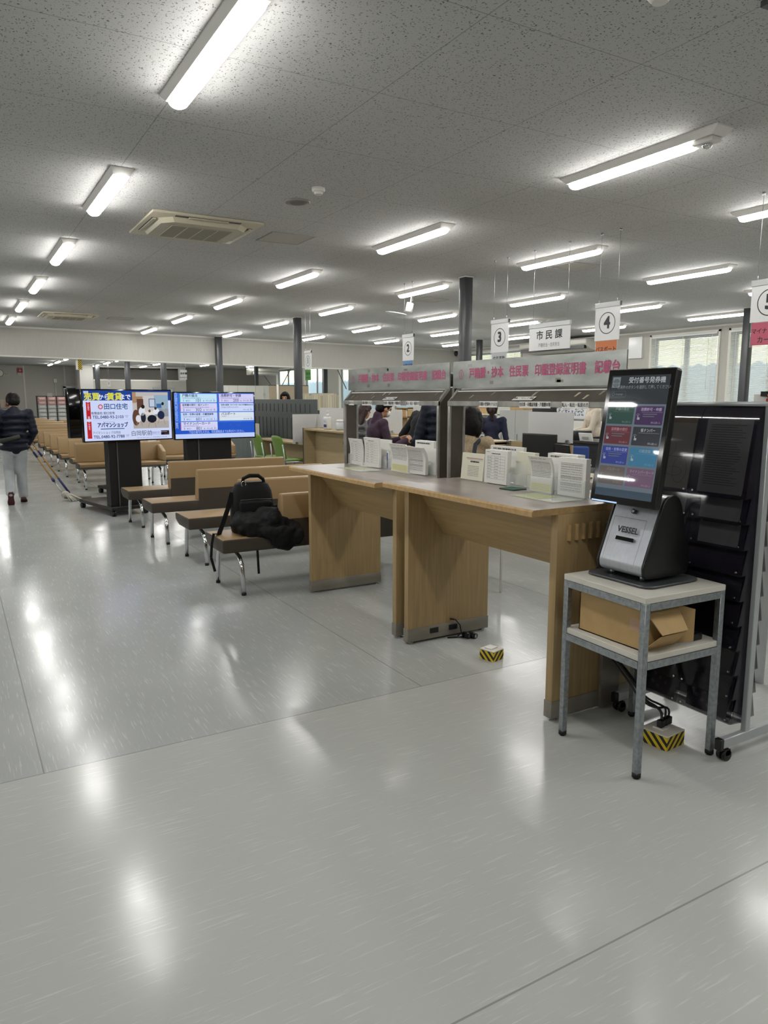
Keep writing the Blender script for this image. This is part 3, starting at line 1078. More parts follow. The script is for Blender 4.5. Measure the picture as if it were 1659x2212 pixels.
floor_outlet('small floor outlet box with hazard tape standing alone behind the near desk', (2.615, 3.25, 0), .25, .095, .1, .055)
floor_outlet('floor outlet box with hazard tape and black plugs, under the ticket machine table', (2.60, 2.03, 0), .1, .13, .13, .06)
# ---------------------------------------------------------------- side table with the ticket machine
TC, TR_ = (2.475, 2.078), R(-2.2)
t = thing('side_table', 'two-tier side table with galvanised frame and pale board shelves under the ticket machine', 'table', (TC[0], TC[1], 0), TR_)
a, b_, zt, q = .228, .23, .745, .027
for sx in (-1, 1):
    for sy in (-1, 1):
        x, y = sx*(a-q/2), sy*(b_-q/2)
        mb = MB(); mb.box(x-q/2, x+q/2, y-q/2, y+q/2, .022, zt-.025, GALV)
        lg = mb.out('leg', t, bevel=(.002, 1))
        mb = MB(); mb.lathe([(.011, 0), (.011, .006), (.018, .007), (.018, .024)], (x, y, 0), RUBBER, 12); mb.out('foot', lg)
TOPM = mat('pale_table_board', '#cdcabf', .4, noise=(6, .04))
for zz, nm in ((zt-.025, 'table_top'), (.483, 'lower_shelf')):
    mb = MB()
    e = 0 if nm == 'table_top' else .004
    mb.box(-a+e, a-e, -b_+e, b_-e, zz, zz+.025, TOPM)
    mb.out(nm, t, bevel=(.002, 1))
    for s in (-1, 1):
        mb = MB(); mb.box(-a+q, a-q, s*(b_-q/2)-q/2, s*(b_-q/2)+q/2, zz-.03, zz-.0005, GALV); mb.out('rail', t)
        mb = MB(); mb.box(s*(a-q/2)-q/2, s*(a-q/2)+q/2, -b_+q, b_-q, zz-.03, zz-.0005, GALV); mb.out('rail', t)
# ticket machine: faces -x
KM = mat('silver_shell', '#b4b8be', .34, .55, noise=((90, 90, 4), .05))
KB = mat('black_shell', '#0d0e0f', .36)
t = thing('ticket_machine', 'silver and black ticket machine with tall tilted touch screen on the side table', 'ticket machine', (2.50, 2.105, .745))
mb = MB()
c = Canvas(I4, mb)
pts = []
for cx, cy, t0 in ((.165-.05, -.175+.05, -90), (.165-.05, .175-.05, 0), (-.165+.05, .175-.05, 90), (-.165+.05, -.175+.05, 180)):
    for k in range(7):
        pts.append((cx+.05*math.cos(R(t0+15*k)), cy+.05*math.sin(R(t0+15*k))))
mb.prism(pts, 'z', .004, .012, mat('grey_base_plate', '#5d6063', .35, .6))
mb.out('base_plate', t, bevel=(.0015, 1))
mb = MB()
for x in (-.1, .1):
    for y in (-.09, .09):
        mb.cyl((x, y, 0), (x, y, .005), .012, RUBBER, 10)
tag(mb.out('rubber_foot', t))
PB = [(-.115, .03), (-.135, .045), (-.14, .075), (-.13, .105), (-.045, .325), (-.02, .355), (.02, .365), (.055, .345), (.075, .305), (.13, .09), (.13, .05), (.11, .03)]
def soft(prof, n=2):
    for _ in range(n):
        o = []
        for i in range(len(prof)):
            p, q_ = prof[i], prof[(i+1) % len(prof)]
            o += [(p[0]*.8+q_[0]*.2, p[1]*.8+q_[1]*.2), (p[0]*.2+q_[0]*.8, p[1]*.2+q_[1]*.8)]
        prof = o
    return prof
PS = soft(PB, 2)
mb = MB(); mb.prism(PS, 'y', -.112, .112, KM); mb.out('body_shell', t, smooth=35)
for y0, y1 in ((-.128, -.113), (.113, .128)):
    mb = MB(); mb.prism([(x*1.03, (z-.19)*1.03+.19) for x, z in PS], 'y', y0, y1, KB); mb.out('side_cover', t, bevel=(.006, 3))
for x in (-.09, .09):
    for y in (-.08, .08):
        mb = MB(); mb.cyl((x, y, .012), (x, y, .034), .012, METAL, 10); mb.out('standoff', t)
# front door outline, slot, brand lettering and key lock on the sloping face
fx0, fz0, fx1, fz1 = -.128, .108, -.047, .318
d = Vector((fx1-fx0, 0, fz1-fz0)); FL = d.length
FMx = frame((fx0-.0065, .112, fz0+.001), (0, -1, 0), d)
c = Canvas(FMx)
DK = pmat('#23262a', .5)
for (u, v, w, h) in ((.022, -.03, .0012, .19), (.19, -.03, .0012, .19), (.022, .16, .169, .0012)):
    c.rect(u, v, w, h, DK, w=.004)
c.mb.out('door_outline', t)
c = Canvas(FMx); c.text(.112, .108, .036, 'VESSEL', pmat('#15161a', .5), w=.005, thick=.0014); c.mb.out('lettering', t)
mb = MB(FMx); mb.box(.062, .152, .062, .078, 0.001, .0062, GLOSSBLACK); mb.out('ticket_slot', t)
mb = MB(FMx); mb.cyl((.112, .192, 0), (.112, .192, .009), .0105, BLACK, 18); k = mb.out('key_lock', t)
mb = MB(FMx); mb.cyl((.112, .192, .0085), (.112, .192, .0105), .0065, METAL, 14); mb.box(.1115, .1125, .187, .197, .0105, .011, BLACK); mb.out('lock_core', k)
# screen: lower edge x -.15, z .33; upper edge x -.065, z .875
sx0, sz0, sx1, sz1 = -.148, .322, -.064, .877
SM = frame((sx0, .174, sz0), (0, -1, 0), (sx1-sx0, 0, sz1-sz0))
SH = math.hypot(sx1-sx0, sz1-sz0); SW = .345
mb = MB(SM)
cc = Canvas(SM, mb)
pts = []
for cx, cy, t0 in ((SW-.014, .014, -90), (SW-.014, SH-.014, 0), (.014, SH-.014, 90), (.014, .014, 180)):
    for k in range(5):
        pts.append((cx+.014*math.cos(R(t0+22.5*k)), cy+.014*math.sin(R(t0+22.5*k))))
mb.prism(pts, 'z', -.032, 0, KB)
sc = mb.out('screen_housing', t, bevel=(.004, 2))
mb = MB(SM); mb.box(.004, SW-.004, .004, SH-.004, 0, .0008, GLOSSBLACK); mb.out('glass_front', sc)
mb = MB(SM); mb.box(SW/2-.05, SW/2+.05, .06, .2, -.12, -.03, KB); mb.out('screen_arm', t, bevel=(.006, 2))
mb = MB(SM); mb.box(.012, .15, .003, .009, .0, .0022, mat('blue_light_strip', '#9ab8dc', .3, emis=('#a8c8ee', .8))); mb.out('light_strip', sc)
c = Canvas(SM)
def e(h):
    # grey haze of room reflections is mixed into every screen colour
    v = [int(h[i:i+2], 16) for i in (1, 3, 5)]
    return emat('#%02x%02x%02x' % tuple(int(a*.8+b_*.2) for a, b_ in zip(v, (105, 112, 118))), .66)
m0, mw = .024, SW-.048
mh0, mh1 = .03, SH-.028
c.rect(m0, mh0, mw, mh1-mh0, e('#73808a'), w=.0010)
c.rect(m0, mh1-.118, mw, .118, e('#2c3236'), w=.0014)
c.rect(m0, mh0, mw, .032, e('#3f5261'), w=.0014)
TXT = e('#c6ccd0')
c.rect(m0+.006, mh1-.05, .042, .044, e('#8e979b'), w=.0016)
for k in range(3):
    c.ring(m0+.027, mh1-.033, .018-.005*k, .0022, e('#20262a'), w=.0018, a0=20, a1=160)
    c.ring(m0+.027, mh1-.030, .017-.005*k, .0018, e('#20262a'), w=.0018, a0=200, a1=340)
c.text(m0+.185, mh1-.022, .0265, '受付番号発券機', e('#d5dadd'), w=.002, thick=.0004)
c.text(m0+.172, mh1-.05, .0165, 'ご用件のボタンを選択して押してください', e('#a3abb0'), w=.002, sx=.86)
c.rrect(m0+.006, mh1-.09, .08, .026, .004, e('#535c62'), w=.0017)
c.rrect(m0+.0075, mh1-.0885, .077, .023, .003, e('#2c3236'), w=.0019)
c.text(m0+.052, mh1-.077, .011, 'Language', e('#8b949a'), w=.0022)
c.ring(m0+.02, mh1-.077, .007, .0012, e('#8b949a'), w=.0022, n=16)
BT = [('戸籍の届出', '#2c4f43', '#7f9a90'), ('改葬許可・申請', '#472a58', '#c9b4d6'), ('証明書の発行', '#6d3038', '#c48f96'), ('仮ナンバー', '#33353a', '#cfd3d6'),
      ('住所・世帯の変更', '#34419c', '#aab4e6'), ('印鑑登録', '#3f86ad', '#86a9bd'), ('パスポート', '#6e625c', '#94877f'), ('マイナンバーカード', '#7c5d76', '#b596ae')]
bw, bh = (mw-.022)/2, .0755
for k, (s, col, tc_) in enumerate(BT):
    u = m0+.006+(k % 2)*(bw+.010)
    v = mh1-.126-bh-(k//2)*(bh+.0085)
    c.rrect(u, v, bw, bh, .004, e(col), w=.0016)
    c.text(u+bw*.55, v+bh-.014, .0145, s, e(tc_), w=.002, sx=min(1, bw*.9/(len(s)*.0145)), thick=.0003)
    c.rect(u+.03, v+bh-.0245, bw-.036, .0007, e(tc_), w=.002)
    for j in range(2 if k in (1, 2, 4) else 0):
        c.rect(u+.038, v+bh-.034-.009*j, bw*.5-.012*j, .0035, e(col if 0 else '#6f747c'), w=.0018)
    c.text(u+bw-.032, v+.009, .0095, '待ち人数 0 人', e(tc_), w=.002, sx=.8)
    # pointing hand mark
    hx, hy = u+.017, v+.028
    hc = e('#b9bfc2')
    c.rrect(hx-.006, hy-.008, .013, .010, .003, hc, w=.002)
    c.rrect(hx-.005, hy-.002, .0036, .014, .0017, hc, w=.0022)
    c.ring(hx-.003, hy+.008, .009, .0009, hc, w=.002, n=16, a0=20, a1=180)
c.mb.out('screen_picture', sc)

# cardboard box with open end flaps, on the lower shelf
t = thing('cardboard_box', 'open cardboard box lying on the lower shelf of the side table', 'box', (0, 0, .509))
mb = MB()
x0, x1, y0, y1, h = 2.29, 2.48, 1.905, 2.25, .172
w_ = .004
mb.box(x0, x0+w_, y0, y1, 0, h, CARD); mb.box(x1-w_, x1, y0, y1, 0, h, CARD)
mb.box(x0, x1, y0, y1, 0, w_, CARD); mb.box(x0, x1, y0, y1, h-w_, h, CARD); mb.box(x0, x1, y1-w_, y1, 0, h, CARD)
mb.out('carton', t)
def flap(pts, lab=None):
    pts = [Vector(p) for p in pts]
    n = (pts[1]-pts[0]).cross(pts[3]-pts[0]).normalized()*.003
    mb = MB()
    A = [mb.v(p) for p in pts]; B = [mb.v(p+n) for p in pts]
    mb.f(A[::-1], CARD); mb.f(B, CARD)
    for i in range(4):
        mb.f([A[i], A[(i+1) % 4], B[(i+1) % 4], B[i]], CARD)
    mb.out('flap', t)
flap([(x0, y0, h), (x1, y0, h), (x1-.02, y0-.075, h-.088), (x0+.02, y0-.075, h-.088)])
flap([(x0, y0, .002), (x0+.02, y0-.07, .075), (x1-.02, y0-.07, .075), (x1, y0, .002)])
flap([(x0, y0, .004), (x0, y0, h-.004), (x0+.075, y0-.02, h-.02), (x0+.075, y0-.02, .02)])
flap([(x1, y0, .004), (x1+.05, y0-.05, .02), (x1+.05, y0-.05, h-.02), (x1, y0, h-.004)])
mb = MB(); mb.box(x0-.0008, x0, y0-.0, y0+.07, .075, .125, mat('packing_tape', '#b8977a', .35)); mb.out('tape', t)
mb = MB(); mb.box(2.34, 2.43, 1.98, 2.12, w_, .08, pmat('#bcb9b0')); mb.out('packed_item', t)
t = thing('power_adapter', 'black power adapter with coiled cord on the lower shelf beside the cardboard box', 'adapter', (2.60, 1.945, .509))
mb = MB(); mb.box(-.028, .028, -.06, -.01, 0, .03, BLACK); mb.out('brick', t, bevel=(.004, 2))
mb = MB()
pts = [(.0, -.01, .015)] + [(.005+(.03+.003*k)*math.cos(k*.7), .035+.03*math.sin(k*.7), .008+.0016*k) for k in range(18)]
mb.tube(pts, .0035, BLACK, 6); mb.out('cord', t)
# cables from the machine to the floor outlet
t = thing('machine_cable', 'black cables running down behind the side table leg into the floor outlet', 'cable')
rn = random.Random(5)
for k, (dx, dy) in enumerate(((0, 0), (.018, .008), (-.012, .014))):
    ex, ey = 2.585+.03*k, 2.03+.005*k
    pts = [(2.50+dx, 2.35, .74), (2.51+dx, 2.348, .55), (2.52+dx, 2.32+dy, .40), (2.53+dx, 2.26+dy, .33), (2.56+dx, 2.17+dy, .24), (2.575+dx, 2.12+dy, .17), (2.60+dx*2, 2.06, .15), (ex+.02, ey+.01, .125+.01*k), (ex, ey, .08)]
    for it in range(2):
        o = [Vector(pts[0])]
        for i in range(len(pts)-1):
            p, q_ = Vector(pts[i]), Vector(pts[i+1])
            o += [p*.75+q_*.25, p*.25+q_*.75]
        o.append(Vector(pts[-1])); pts = o
    mb = MB(); mb.tube(pts, .0048 if k else .006, BLACK, 8); mb.out('cord', t)
    mb = MB(); mb.box(ex-.013, ex+.013, ey-.013, ey+.013, .074, .108, BLACK); mb.out('plug', t, bevel=(.004, 2))

# ---------------------------------------------------------------- brochure rack
t = thing('brochure_rack', 'rolling brochure rack with smoked acrylic pockets behind the ticket machine', 'rack', (0, 0, 0))
ALU = mat('silver_rack_frame', '#b2b6b8', .32, .35)
RX, RY0, RY1 = 2.83, 1.795, 2.36
for y in (RY0, RY1):
    mb = MB(); mb.box(RX-.016, RX+.016, y-.012, y+.012, .09, 1.475, ALU); mb.out('post', t, bevel=(.003, 1))
    mb = MB(); mb.box(RX-.17, RX+.27, y-.014, y+.014, .055, .098, ALU); ft = mb.out('foot_bar', t, bevel=(.003, 1))
    for x in (RX-.17, RX+.27):
        mb = MB(); mb.box(x-.012, x+.012, y-.016, y+.016, .05, .1, BLACK); mb.out('end_cap', ft, bevel=(.003, 1))
    for x in (RX-.135, RX+.235):
        mb = MB()
        for s in (-1, 1):
            mb.cyl((x, y+s*.012-.008, .024), (x, y+s*.012+.008, .024), .024, BLACK, 18)
        mb.box(x-.014, x+.016, y-.02, y+.02, .024, .05, BLACK)
        mb.out('caster', t)
mb = MB(); mb.cyl((RX, RY0, .13), (RX, RY1, .13), .009, ALU, 10); mb.out('lower_rail', t)
mb = MB(); mb.cyl((RX-.014, RY0-.01, 1.478), (RX-.014, RY1+.01, 1.478), .010, ALU, 12); mb.out('top_rail', t)
# pockets lean forward out of the frame: one tall pocket on top then shallow ones
zb_ = [1.10]
z = 1.10
for k in range(9):
    z -= .107
    zb_.append(z)
colw = (RY1-RY0-.04)/2
for k, zz in enumerate(zb_):
    for cI in range(2):
        ya = RY0+.018+cI*(colw+.004)
        yb2 = ya+colw
        zt_ = 1.49 if k == 0 else zb_[k-1]+.015
        if k == 0:
            # the tall top pocket: a sheet whose upper edge bends back over the rail
            pr = [(RX-.098, zz), (RX-.075, 1.25), (RX-.068, 1.30), (RX-.060, 1.345), (RX-.050, 1.385), (RX-.039, 1.418), (RX-.025, 1.447), (RX-.006, 1.475)]
            mb = MB()
            mb.prism(pr+[(x+.0025, z-.0012) for x, z in pr[::-1]], 'y', ya, yb2, SMOKE)
            mb.box(RX-.098, RX-.012, ya, yb2, zz-.004, zz, SMOKE)
            pk = mb.out('pocket', t, smooth=30)
            mb = MB()
            for y in (ya+.02, yb2-.02):
                mb.cyl((RX-.102, y, zz+.012), (RX-.095, y, zz+.012), .0045, CHROME, 8)
            mb.out('pocket_stud', pk)
            continue
        mb = MB()
        bx = RX-(.098 if k == 0 else .085)
        front = [(bx, ya, zz), (bx, yb2, zz), (RX-.024 if k == 0 else RX-.062, yb2, zt_-.0), (RX-.024 if k == 0 else RX-.062, ya, zt_)]
        F = [Vector(p) for p in front]
        n = (F[1]-F[0]).cross(F[3]-F[0]).normalized()*.003
        A = [mb.v(p) for p in F]; B = [mb.v(p+n) for p in F]
        mb.f(A, SMOKE); mb.f(B[::-1], SMOKE)
        for i in range(4):
            mb.f([A[i], A[(i+1) % 4], B[(i+1) % 4], B[i]], SMOKE)
        mb.box(RX-.085, RX-.012, ya, yb2, zz-.004, zz, SMOKE)
        pk = mb.out('pocket', t)
        mb = MB()
        for y in (ya+.02, yb2-.02):
            mb.cyl((RX-.09, y, zz+.012), (RX-.083, y, zz+.012), .0045, CHROME, 8)
        mb.out('pocket_stud', pk)
mb = MB(); mb.box(RX-.012, RX-.008, RY0+.014, RY1-.014, .16, 1.488, clear('smoked_back_sheet', '#19181d', .9, .06)); mb.out('back_panel', t)
for y, lab in ((RY0+.01, ''), (RY1-.013, '')):
    prof = [(RX-.012, 1.485)]
    prof += [(RX-.03, 1.46), (RX-.06, 1.38), (RX-.1, 1.10)]
    for k in range(9):
        prof += [(RX-.060, zb_[k]), (RX-.088, zb_[k+1])]
    prof += [(RX-.012, .13)]
    mb = MB(); mb.prism(prof, 'y', y, y+.003, SMOKE); mb.out('side_sheet', t)
# second side of the rack seen past the post
for k, zz in enumerate(zb_[1:]):
    mb = MB()
    mb.prism([(RX+.016, zz), (RX+.085, zz), (RX+.06, zz+.118), (RX+.057, zz+.118), (RX+.082, zz+.004), (RX+.016, zz+.004)], 'y', RY0+.018, RY1-.018, SMOKE)
    mb.out('rear_pocket', t)
# leaflets inside
def leaflet(label, y, z, w, h, m, xo, style):
    tt = thing('leaflet', label, 'leaflet', (RX-xo, y, z))
    lean = .16
    M_ = frame((0, w/2, 0), (0, -1, 0), (math.sin(lean), 0, math.cos(lean)))
    mb = MB(M_); mb.box(0, w, 0, h, -.003, 0, m); mb.out('sheet', tt)
    c = Canvas(M_)
    rn = random.Random(int(y*1000))
    if style == 'none':
        c.rect(.01, h-.015, w-.02, .004, INK, w=.001)
    elif style == 'text':
        for k in range(26):
            c.rect(.02, h-.025-.010*k, (w-.04)*rn.uniform(.7, 1), .0022, INK, w=.001)
    else:
        for k in range(5):
            c.ring(rn.uniform(.05, w-.05), rn.uniform(.05, h-.05), rn.uniform(.02, .045), .0015, INK, w=.001, n=28, ry=rn.uniform(.02, .06))
        c.rect(.0, h-.02, w, .02, pmat('#c9a978'), w=.0008)
        c.rect(.0, h*.45, w, .0015, INKD, w=.001)
    c.mb.out('print', tt)
leaflet('leaflet with line drawings in the top left pocket of the rack', RY1-.02-colw/2, 1.108, .21, .31, PAPERC, .078, 'draw')
leaflet('white text leaflet in the top right pocket of the rack', RY0+.02+colw/2, 1.108, .21, .31, PAPER, .078, 'text')
for k, (cI, lb) in enumerate(((1, 'dim leaflet in the second left pocket from the rack top'), (0, 'dim leaflet in the second right pocket from the rack top'), (0, 'dim leaflet in the third right pocket from the rack top'), (1, 'dim leaflet in the third left pocket from the rack top'))):
    lv = 1 if k < 2 else 2
    leaflet(lb, RY0+.018+cI*(colw+.004)+colw/2, zb_[lv]+.004, .19, .105, PAPER, .068, 'none')
DOT = pmat('#8d8f92')
for cI, lb in ((1, 'dark card with white dots low in the left rack column'), (0, 'dark card with white dots low in the right rack column')):
    tt = thing('dotted_card', lb, 'card', (RX-.068, RY0+.018+cI*(colw+.004)+colw/2, zb_[9]+.004))
    M_ = frame((0, .1, 0), (0, -1, 0), (.1, 0, 1))
    mb = MB(M_); mb.box(0, .2, 0, .16, -.003, 0, pmat('#17181b')); mb.out('sheet', tt)
    c = Canvas(M_)
    for u, v in ((.05, .06), (.08, .045), (.11, .03), (.09, .085), (.12, .07), (.15, .055)):
        c.disc(u, v, .009, DOT, w=.001, n=16)
    c.mb.out('dot_print', tt)
# ---------------------------------------------------------------- information displays
def display(label, p0, p1, zlow, H, colx, base, draw, stand=True, depth=.06):
    """screen with its rolling stand; p0,p1 = lower corners left and right seen from the camera"""
    d = Vector((p1[0]-p0[0], p1[1]-p0[1], 0)); Wd = d.length; d.normalize()
    t = thing('display_stand', label, 'display', ((p0[0]+p1[0])/2, (p0[1]+p1[1])/2, 0))
    o = t.location
    M = frame((p0[0]-o.x, p0[1]-o.y, zlow), d, (0, 0, 1))
    mb = MB(M); mb.box(0, Wd, 0, H, -depth, 0, GLOSSBLACK)
    h = mb.out('screen_housing', t, bevel=(.004, 2))
    if draw:
        c = Canvas(M); c.w = .0008
        draw(c, .016, .016, Wd-.032, H-.032)
        c.mb.out('screen_picture', h)
    u0, u1 = colx
    mb = MB(M); mb.box(u0, u1, -zlow+.08, .1, -depth-.16, -depth-.02, BLACK); mb.out('column', t, bevel=(.004, 1))
    mb = MB(M); mb.box(u0+(u1-u0)*.24, u0+(u1-u0)*.27, -zlow+.1, .02, -depth-.02, -depth-.006, mat('grey_trim_strip', '#5a5a58', .4, .5) if 'STRIP' not in globals() else STRIP); mb.out('cable_cover', t)
    b0, b1, bd0, bd1 = base
    mb = MB(M); mb.box(b0, b1, -zlow+.075, -zlow+.12, bd0, bd1, mat('base_bar', '#2b2b2a', .35, .3)); bs = mb.out('base', t, bevel=(.004, 1))
    for u in (b0+.03, b1-.03):
        for w in (bd0+.05, bd1-.03):
            mb = MB(M)
            for s in (-1, 1):
                mb.cyl((u-.011+s*.014, -zlow+.037, w), (u+.011+s*.014, -zlow+.037, w), .037, BLACK, 18)
            mb.out('caster', t)
    return t
STRIP = mat('grey_trim_strip', '#5a5a58', .4, .5)
def ad(c, u, v, w, h):
    e = lambda x: emat(x, 1.0)
    c.rect(u, v, w, h, e('#c9d3f4'))
    c.rect(u, v+h*.80, w, h*.20, e('#213f8c'), w=.0005)
    c.rect(u+w*.012, v+h*.945, w*.05, h*.04, e('#c9d3f4'), w=.001)
    c.text(u+w*.037, v+h*.965, .02, '広告', e('#213f8c'), w=.0015)
    yl = e('#d8d548')
    c.text(u+w*.097, v+h*.868, .098, '売買', yl, w=.0015, thick=.003)
    c.text(u+w*.225, v+h*.862, .075, 'から', e('#e6ebfa'), w=.0015, thick=.002)
    c.text(u+w*.345, v+h*.868, .098, '賃貸', yl, w=.0015, thick=.003)
    c.text(u+w*.465, v+h*.862, .075, 'まで', e('#e6ebfa'), w=.0015, thick=.002)
    rd = e('#b9202a'); nv = e('#1d2a6c'); wh = e('#dfe6fa')
    for k, (vv, s) in enumerate(((.435, '売\n買\nの\nこ\nと\nな\nら'), (.05, '賃\n貸\nの\nこ\nと\nな\nら'))):
        c.rect(u+w*.03, v+h*vv, w*.048, h*.335, rd, w=.0008)
        c.text(u+w*.054, v+h*(vv+.30), .030, s, wh, w=.0015, leading=.78)
    # sunburst and company name
    cx, cy = u+w*.185, v+h*.675
    for k in range(16):
        a = 2*math.pi*k/16
        c.poly([(cx+.026*math.cos(a-.12), cy+.026*math.sin(a-.12)), (cx+.037*math.cos(a), cy+.037*math.sin(a)), (cx+.026*math.cos(a+.12), cy+.026*math.sin(a+.12))], rd, w=.001)
    c.ring(cx, cy, .028, .009, rd, w=.001)
    c.disc(cx, cy, .012, e('#e7b7bd'), w=.0012)
    c.text(u+w*.355, v+h*.672, .078, '田口住宅', e('#2a5688'), w=.0015, thick=.002)
    c.text(u+w*.21, v+h*.545, .036, '有限会社 田口住宅', e('#23284a'), w=.0015, thick=.0006)
    c.text(u+w*.265, v+h*.468, .052, 'TEL.0480-93-2103', nv, w=.0015, thick=.0008, sx=1.02)
    c.text(u+w*.47, v+h*.475, .016, '白岡市\n1234', e('#4a5588'), w=.0015)
    c.rect(u+w*.1, v+h*.415, w*.43, .002, e('#9aa8d0'), w=.001)
    c.text(u+w*.31, v+h*.305, .068, 'アパマンショップ', nv, w=.0015, thick=.0022, sx=.72)
    c.text(u+w*.27, v+h*.375, .014, 'Dramatic Communication', e('#5a6490'), w=.0015)
    c.rect(u+w*.175, v+h*.225, w*.265, .010, e('#2a5688'), w=.001)
    c.text(u+w*.24, v+h*.155, .036, 'アパマンショップ白岡店', e('#23284a'), w=.0015, sx=.9)
    c.text(u+w*.265, v+h*.075, .052, 'TEL.0480-92-7788', nv, w=.0015, thick=.0008, sx=1.02)
    c.text(u+w*.47, v+h*.082, .016, '白岡駅\nそば', e('#4a5588'), w=.0015)
    # interior picture: room, kitchen, people round a table
    a, b, pw, ph = u+w*.545, v+h*.225, w*.425, h*.745
    P_ = lambda x, y, ww, hh, col, k=1: c.rect(a+pw*x, b+ph*y, pw*ww, ph*hh, e(col), w=.0008+.0003*k)
    P_(0, 0, 1, 1, '#b9b4b0'); P_(0, .0, 1, .2, '#a9a4a0', 2); P_(0, .7, .1, .3, '#a98a66', 2); P_(.0, .72, .28, .16, '#9c7f60', 2)
    P_(.12, .45, .18, .36, '#5c3f35', 3); P_(.3, .3, .3, .6, '#c3bfc0', 2); P_(.6, .5, .4, .42, '#8fa9bd', 2); P_(.6, .32, .4, .22, '#8e9498', 3)
    P_(.45, .58, .18, .24, '#4b5d7c', 3); P_(.47, .60, .14, .2, '#b8c6d8', 4); P_(.66, .56, .16, .12, '#3f68a0', 4)
    el = lambda x, y, r, ry, col, k=5: c.disc(a+pw*x, b+ph*y, pw*r, e(col), w=.0008+.0003*k, ry=ph*ry, n=20)
    el(.08, .3, .1, .22, '#5d4034', 4)
    el(.25, .47, .09, .12, '#d5d9e2', 6); el(.28, .6, .05, .055, '#241c1a', 7); el(.28, .3, .07, .14, '#1d2130', 6)
    el(.46, .48, .035, .04, '#6a4a3a', 6); el(.46, .42, .05, .05, '#d8c8b8', 5); el(.65, .47, .09, .08, '#d9dde6', 6); el(.63, .55, .035, .04, '#3a2a24', 7)
    el(.5, .42, .19, .05, '#d5d3d2', 5); el(.84, .68, .035, .045, '#1c1a1a', 6); el(.86, .6, .06, .09, '#9aa9b4', 5)
    el(.52, .26, .13, .11, '#151a26', 8); el(.78, .36, .1, .12, '#1d2a44', 7); el(.14, .27, .07, .1, '#d4d8de', 7)
    for x0, y0, x1, y1 in ((.45, .18, .4, .02), (.58, .18, .62, .02), (.1, .2, .08, .06), (.2, .2, .24, .06), (.72, .28, .68, .12), (.84, .28, .88, .1)):
        c.poly([(a+pw*x0, b+ph*y0), (a+pw*(x0+.015), b+ph*y0), (a+pw*(x1+.015), b+ph*y1), (a+pw*x1, b+ph*y1)], e('#a87f50'), w=.0035)
    c.text(u+w*.635, v+h*.12, .072, '白岡駅前', e('#3b4148'), w=.0015)
    c.rect(u+w*.735, v+h*.085, w*.125, h*.07, e('#8fa3c6'), w=.0008); c.rect(u+w*.738, v+h*.09, w*.119, h*.06, e('#c9d3f4'), w=.0011)
    c.text(u+w*.797, v+h*.12, .034, '徒歩約1分', e('#4a6aa0'), w=.0016, sx=.8)
    c.rect(u+w*.868, v+h*.08, w*.1, h*.09, e('#17161c'), w=.0008)
    c.text(u+w*.905, v+h*.145, .018, 'Best Partner', e('#d0d0d8'), w=.0016); c.text(u+w*.935, v+h*.105, .016, 'Network', e('#b04a50'), w=.0016)
    c.text(u+w*.76, v+h*.035, .0165, 'https://www.taguchi-jyutaku.co.jp   埼玉県知事免許 (5) 第18743号', e('#4a5588'), w=.0015, sx=.92)
